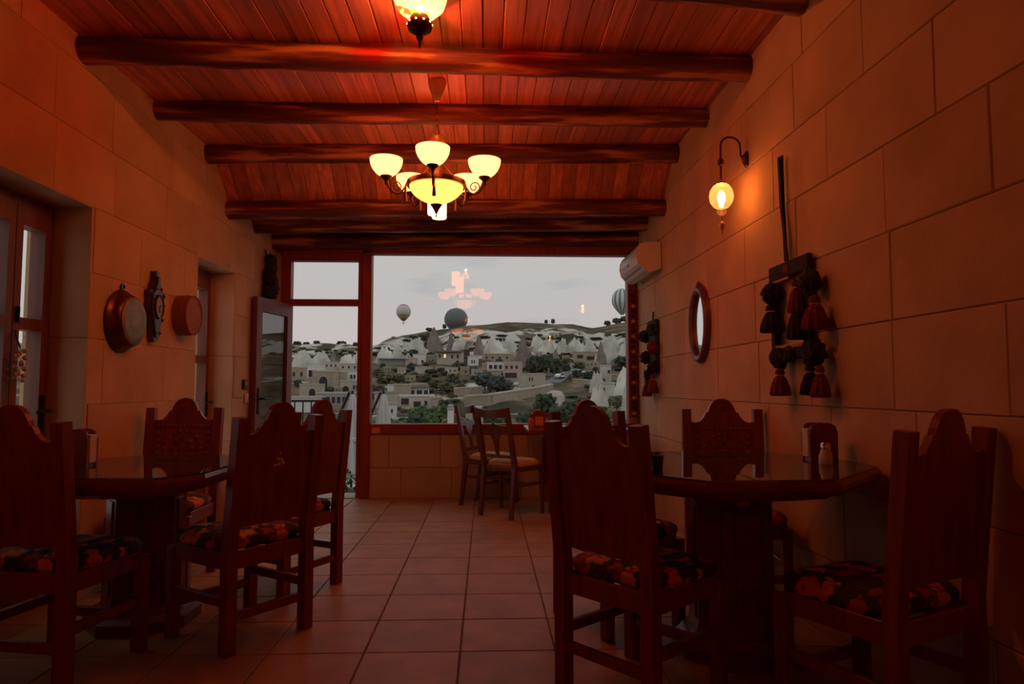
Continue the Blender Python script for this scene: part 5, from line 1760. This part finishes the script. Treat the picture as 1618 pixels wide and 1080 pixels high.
CROWN = {m_: crown_mesh('crown', m_, 3 + i) for i, m_ in enumerate(('leaf_dark', 'leaf_olive', 'leaf_blue', 'leaf_fresh'))}
TRUNK = MB().tube([(0, 0, -0.15), (0.01, 0, 0.15), (0, 0.01, 0.45)], [0.045, 0.035, 0.02], 8).mesh('trunk', M['bark'])
TLAB = {'leaf_dark': ('dark green tree growing between the village houses', 'dark green village trees'),
        'leaf_olive': ('olive brown bush on the dry village slope', 'olive bushes on the slope'),
        'leaf_blue': ('blue green tree growing among the village houses', 'blue green village trees'),
        'leaf_fresh': ('fresh green garden tree below the window', 'fresh green garden trees')}


def tree(cx_, y0_, y1_, w_, mat, Y=None, name='tree', lab=None, grp=None):
    P_ = ground(cx_, y1_) if Y is None else at_y(cx_, y1_, Y)
    k = P_.y / FPX
    l_, g_ = TLAB[mat]
    o = thing(name, lab or l_, 'bush' if name == 'bush' else 'tree', P_, random.uniform(0, 6), grp or g_)
    PLACED.append((P_.x, P_.y, w_ * k * 0.55))
    if lab is None: o['label'] = l_.split(' growing ')[0].split(' on the ')[0].split(' below ')[0] + ' next to the ' + near_house(cx_, (y0_ + y1_) / 2)
    h_ = (y1_ - y0_) * k
    o.scale = (w_ * k / 0.9, w_ * k / 0.9, h_ / 0.95)
    link('crown', CROWN[mat], o)
    link('trunk', TRUNK, o)
    return o


for a in ((608, 590, 606, 26), (630, 592, 606, 20), (650, 588, 600, 24), (598, 582, 596, 16), (672, 590, 604, 22), (690, 600, 616, 26), (706, 604, 622, 24), (726, 606, 617, 20), (716, 590, 602, 18), (895, 566, 578, 20), (915, 572, 586, 18), (640, 646, 662, 18), (660, 650, 668, 18), (975, 625, 648, 24), (880, 560, 570, 16), (752, 628, 640, 16)):
    tree(*a, 'leaf_olive', name='bush')
for a in ((638, 553, 568, 20), (652, 552, 566, 16), (682, 583, 592, 20), (726, 572, 586, 22), (845, 562, 592, 18), (862, 560, 590, 24), (878, 566, 596, 18), (894, 574, 588, 14), (930, 586, 602, 18), (912, 584, 598, 16), (985, 562, 580, 26), (970, 556, 572, 18), (690, 642, 668, 22), (705, 632, 664, 26), (672, 648, 672, 20), (655, 656, 676, 22), (638, 660, 678, 18), (520, 612, 622, 14), (470, 600, 612, 12)):
    tree(*a, 'leaf_dark')
for a in ((766, 588, 616, 30), (785, 594, 622, 30), (800, 600, 622, 22), (840, 566, 592, 20), (712, 598, 614, 22), (652, 574, 586, 16), (748, 578, 594, 14), (990, 612, 640, 26)):
    tree(*a, 'leaf_blue')
for a in ((862, 622, 668, 34, 62), (884, 640, 676, 34, 58), (905, 634, 676, 34, 60), (925, 640, 680, 36, 56), (945, 646, 684, 34, 55), (845, 646, 680, 26, 57), (828, 652, 684, 26, 54), (790, 650, 684, 24, 55), (770, 648, 682, 22, 58)):
    tree(*a[:4], 'leaf_dark', Y=a[4], lab='broad dark green tree in the row beyond the bistro table', grp='tree row beyond the bistro table')
for a in ((700, 640, 672, 24, 60), (722, 640, 676, 26, 52), (680, 652, 680, 24, 50), (655, 644, 656, 18, 84), (668, 640, 655, 14, 84), (632, 664, 690, 24, 48), (612, 662, 690, 20, 47), (970, 650, 690, 30, 50), (762, 640, 656, 16, 80)):
    tree(*a[:4], 'leaf_fresh', Y=a[4])
for (px_, w_, h_) in ((702, 6, 7), (863, 5, 5), (874, 6, 7), (960, 10, 7), (975, 14, 8), (988, 16, 9), (622, 8, 3), (678, 10, 4), (470, 12, 6), (500, 10, 5), (540, 14, 5), (562, 8, 5), (484, 10, 4)):
    rd = interp(RIDGE, px_)
    tree(px_, rd - h_, rd + 2, w_, 'leaf_dark', Y=478, name='bush', lab='lone dark shrub standing on the skyline of the ridge', grp='shrubs along the skyline')


# --- road, retaining wall, cars
def ribbon(name, pts, w_, lift, mat):
    G = [ground(*p_) for p_ in pts]
    P_ = []
    for a, b_ in zip(G, G[1:]):
        for q_ in range(8): P_.append(a.lerp(b_, q_ / 8))
    P_.append(G[-1])
    mb = MB()
    for i, p_ in enumerate(P_):
        d = (P_[min(i + 1, len(P_) - 1)] - P_[max(i - 1, 0)]); d.z = 0; d.normalize()
        s_ = Vector((d.y, -d.x, 0)) * w_ / 2
        zz = max(terr(p_.x, p_.y), terr((p_ + s_).x, (p_ + s_).y), terr((p_ - s_).x, (p_ - s_).y)) + lift
        mb.v += [(p_.x - s_.x, p_.y - s_.y, zz), (p_.x + s_.x, p_.y + s_.y, zz), (p_.x + s_.x, p_.y + s_.y, zz - 2), (p_.x - s_.x, p_.y - s_.y, zz - 2)]
    for i in range(len(P_) - 1):
        for q_ in range(4):
            mb.f.append((4 * i + q_, 4 * i + 4 + q_, 4 * i + 4 + (q_ + 1) % 4, 4 * i + (q_ + 1) % 4))
    mb.f += [(0, 1, 2, 3), tuple(4 * (len(P_) - 1) + q_ for q_ in range(4))]
    return tag(mb.build(name, M[mat]), kind='structure')


ribbon('road', [(770, 628), (810, 621), (850, 612), (875, 604), (898, 592), (905, 582)], 5.0, 0.3, 'asphalt')


def bank_wall(pts, h_, label):
    G = [ground(*p_) for p_ in pts]
    o = thing('retaining_wall', label, 'wall', G[0])
    for a, b_ in zip(G, G[1:]):
        for q_ in range(9): PLACED.append((a.x + (b_.x - a.x) * q_ / 8, a.y + (b_.y - a.y) * q_ / 8, 1.5))
    for a, b_ in zip(G, G[1:]):
        a, b_ = a - G[0], b_ - G[0]
        MB().beam(a + Vector((0, 0, h_ / 2 - 1.2)), b_ + Vector((0, 0, h_ / 2 - 1.2)), 0.7, h_ + 2.4).build('wall_section', M['wall_sand'], o)
        MB().beam(a + Vector((0, 0, h_ + 0.1)), b_ + Vector((0, 0, h_ + 0.1)), 0.9, 0.25).build('coping', M['roof_pale'], o)
    return o


bank_wall([(735, 643), (775, 640), (815, 632), (855, 624), (872, 619)], 1.7, 'long pale retaining wall climbing beside the asphalt road')
bank_wall([(720, 626), (742, 624), (760, 622)], 1.7, 'short pale retaining wall above the slanted slate hut')
bank_wall([(906, 606), (930, 608), (955, 607)], 1.2, 'pale curved terrace wall before the square rock tower')


SL_, SG_ = 'low dark shrub clinging to the pale cliffs', 'shrubs on the pale cliffs'
rg = random.Random(11)
for k in range(260):
    px_ = rg.uniform(596, 1000)
    py_ = rg.uniform(530, 566)
    ww_ = rg.uniform(8, 22)
    if py_ < interp(RIDGE, px_) + 6: continue
    if not free(px_, py_, ww_): continue
    tree(px_, py_ - rg.uniform(2.5, 6.5), py_, ww_, rg.choice(('leaf_olive', 'leaf_olive', 'leaf_dark')), name='bush', lab=SL_, grp=SG_)
for k in range(200):
    px_ = rg.uniform(592, 1000)
    py_ = rg.uniform(572, 650)
    if 780 < px_ < 900 and py_ > 600: continue
    ww_ = rg.uniform(8, 20)
    if not free(px_, py_, ww_): continue
    tree(px_, py_ - rg.uniform(4, 9), py_, ww_, rg.choice(('leaf_olive', 'leaf_dark', 'leaf_blue')), name='bush', lab='low scrub bush scattered on the village slope', grp='scrub on the village slope')
for k in range(40):
    px_ = rg.uniform(458, 566)
    py_ = rg.uniform(552, 575)
    ww_ = rg.uniform(6, 14)
    if not free(px_, py_, ww_): continue
    tree(px_, py_ - rg.uniform(3, 6), py_, ww_, rg.choice(('leaf_olive', 'leaf_dark')), name='bush', lab='low dark shrub on the far slope seen through the terrace door', grp='shrubs on the far slope')


def make_car(P_, rz, label):
    c = thing('parked_car', label, 'car', P_, rz, 'white cars in the village')
    side = [(-2.0, 0.35), (2.0, 0.35), (2.05, 0.75), (1.2, 0.88), (0.6, 1.38), (-1.0, 1.40), (-1.7, 0.95), (-2.05, 0.85)]
    MB().prism(side, -0.85, 0.85, 'y').build('car_body', M['car_white'], c)
    MB().prism([(1.05, 0.90), (0.56, 1.32), (-0.95, 1.34), (-1.5, 0.95)], -0.86, 0.86, 'y').build('side_glass', M['opening_dark'], c)
    for x_ in (-1.25, 1.25):
        for y_ in (-0.78, 0.78):
            MB().lathe([(0, -0.1), (0.33, -0.1), (0.33, 0.1), (0, 0.1)], 14, (x_, y_, 0.33), 'y').build('wheel', M['tyre'], c)
    return c


for (px_, py_, rz, lab) in ((808, 620, 0.2, 'white car parked below the stone house wall'), (885, 600, 1.0, 'white car on the bend of the climbing road'), (920, 592, 0.1, 'white car parked on the slope past the road bend')):
    P_ = ground(px_, py_)
    make_car(P_ + Vector((0, 0, 0.5)), rz, lab)
ya = thing('yellow_awning', 'small yellow awning beside the stone house doorway', 'awning', ground(829, 612), 0.3)
MB().add([(-1.6, -1.2, 1.5), (1.6, -1.2, 1.5), (1.6, 0.6, 2.3), (-1.6, 0.6, 2.3), (-1.6, -1.2, 1.6), (1.6, -1.2, 1.6), (1.6, 0.6, 2.4), (-1.6, 0.6, 2.4)], [(0, 1, 2, 3), (4, 5, 6, 7), (0, 1, 5, 4), (1, 2, 6, 5), (2, 3, 7, 6), (3, 0, 4, 7)]).build('awning_sheet', M['yellow_cloth'], ya)
for x_ in (-1.5, 1.5):
    MB().tube([(x_, -1.1, -0.5), (x_, -1.1, 1.55)], 0.06, 6).build('awning_post', M['iron'], ya)


# --- hot-air balloons
def balloon(cx_, ytop, ybot, wpx, Y, mat, label):
    top, bot = at_y(cx_, ytop, Y), at_y(cx_, ybot, Y)
    H_ = top.z - bot.z
    R_ = wpx * Y / FPX / 2
    o = thing('hot_air_balloon', label, 'balloon', bot, 0, 'hot-air balloons over the hillside')
    e0 = H_ * 0.13
    he = H_ - e0
    prof = []
    for i in range(17):
        t_ = i / 16
        if t_ < 0.52:
            s_ = t_ / 0.52
            r_ = R_ * (0.16 + 0.84 * math.sin(s_ * math.pi / 2) ** 0.95)
        else:
            s_ = (t_ - 0.52) / 0.48
            r_ = R_ * math.sqrt(max(0, 1 - s_ ** 2.1))
        prof.append((r_, e0 + he * t_))
    prof[-1] = (0.0, H_)
    MB().lathe(prof[:-1] + [(0.0, H_)], 48, ripple=0.012, nr=24).build('envelope', M[mat], o, True)
    b_ = H_ * 0.035
    MB().box(-b_, b_, -b_, b_, 0, b_ * 1.5, b_ * 0.1).build('basket', M['bark'], o)
    for sx in (-1, 1):
        for sy in (-1, 1):
            MB().tube([(sx * b_, sy * b_, b_ * 1.4), (sx * R_ * 0.15, sy * R_ * 0.05, e0)], 0.06, 5).build('rope', M['iron'], o)
    return o


balloon(637.5, 480, 511, 23, 760, 'balloon_bands', 'hot-air balloon with red crown and pale and tan bands')
balloon(720.5, 486, 532, 37, 720, 'balloon_dark', 'plain dark grey balloon sinking behind the ridge')
balloon(983, 455, 503, 32, 620, 'balloon_green', 'green and white striped balloon at the edge of the window')
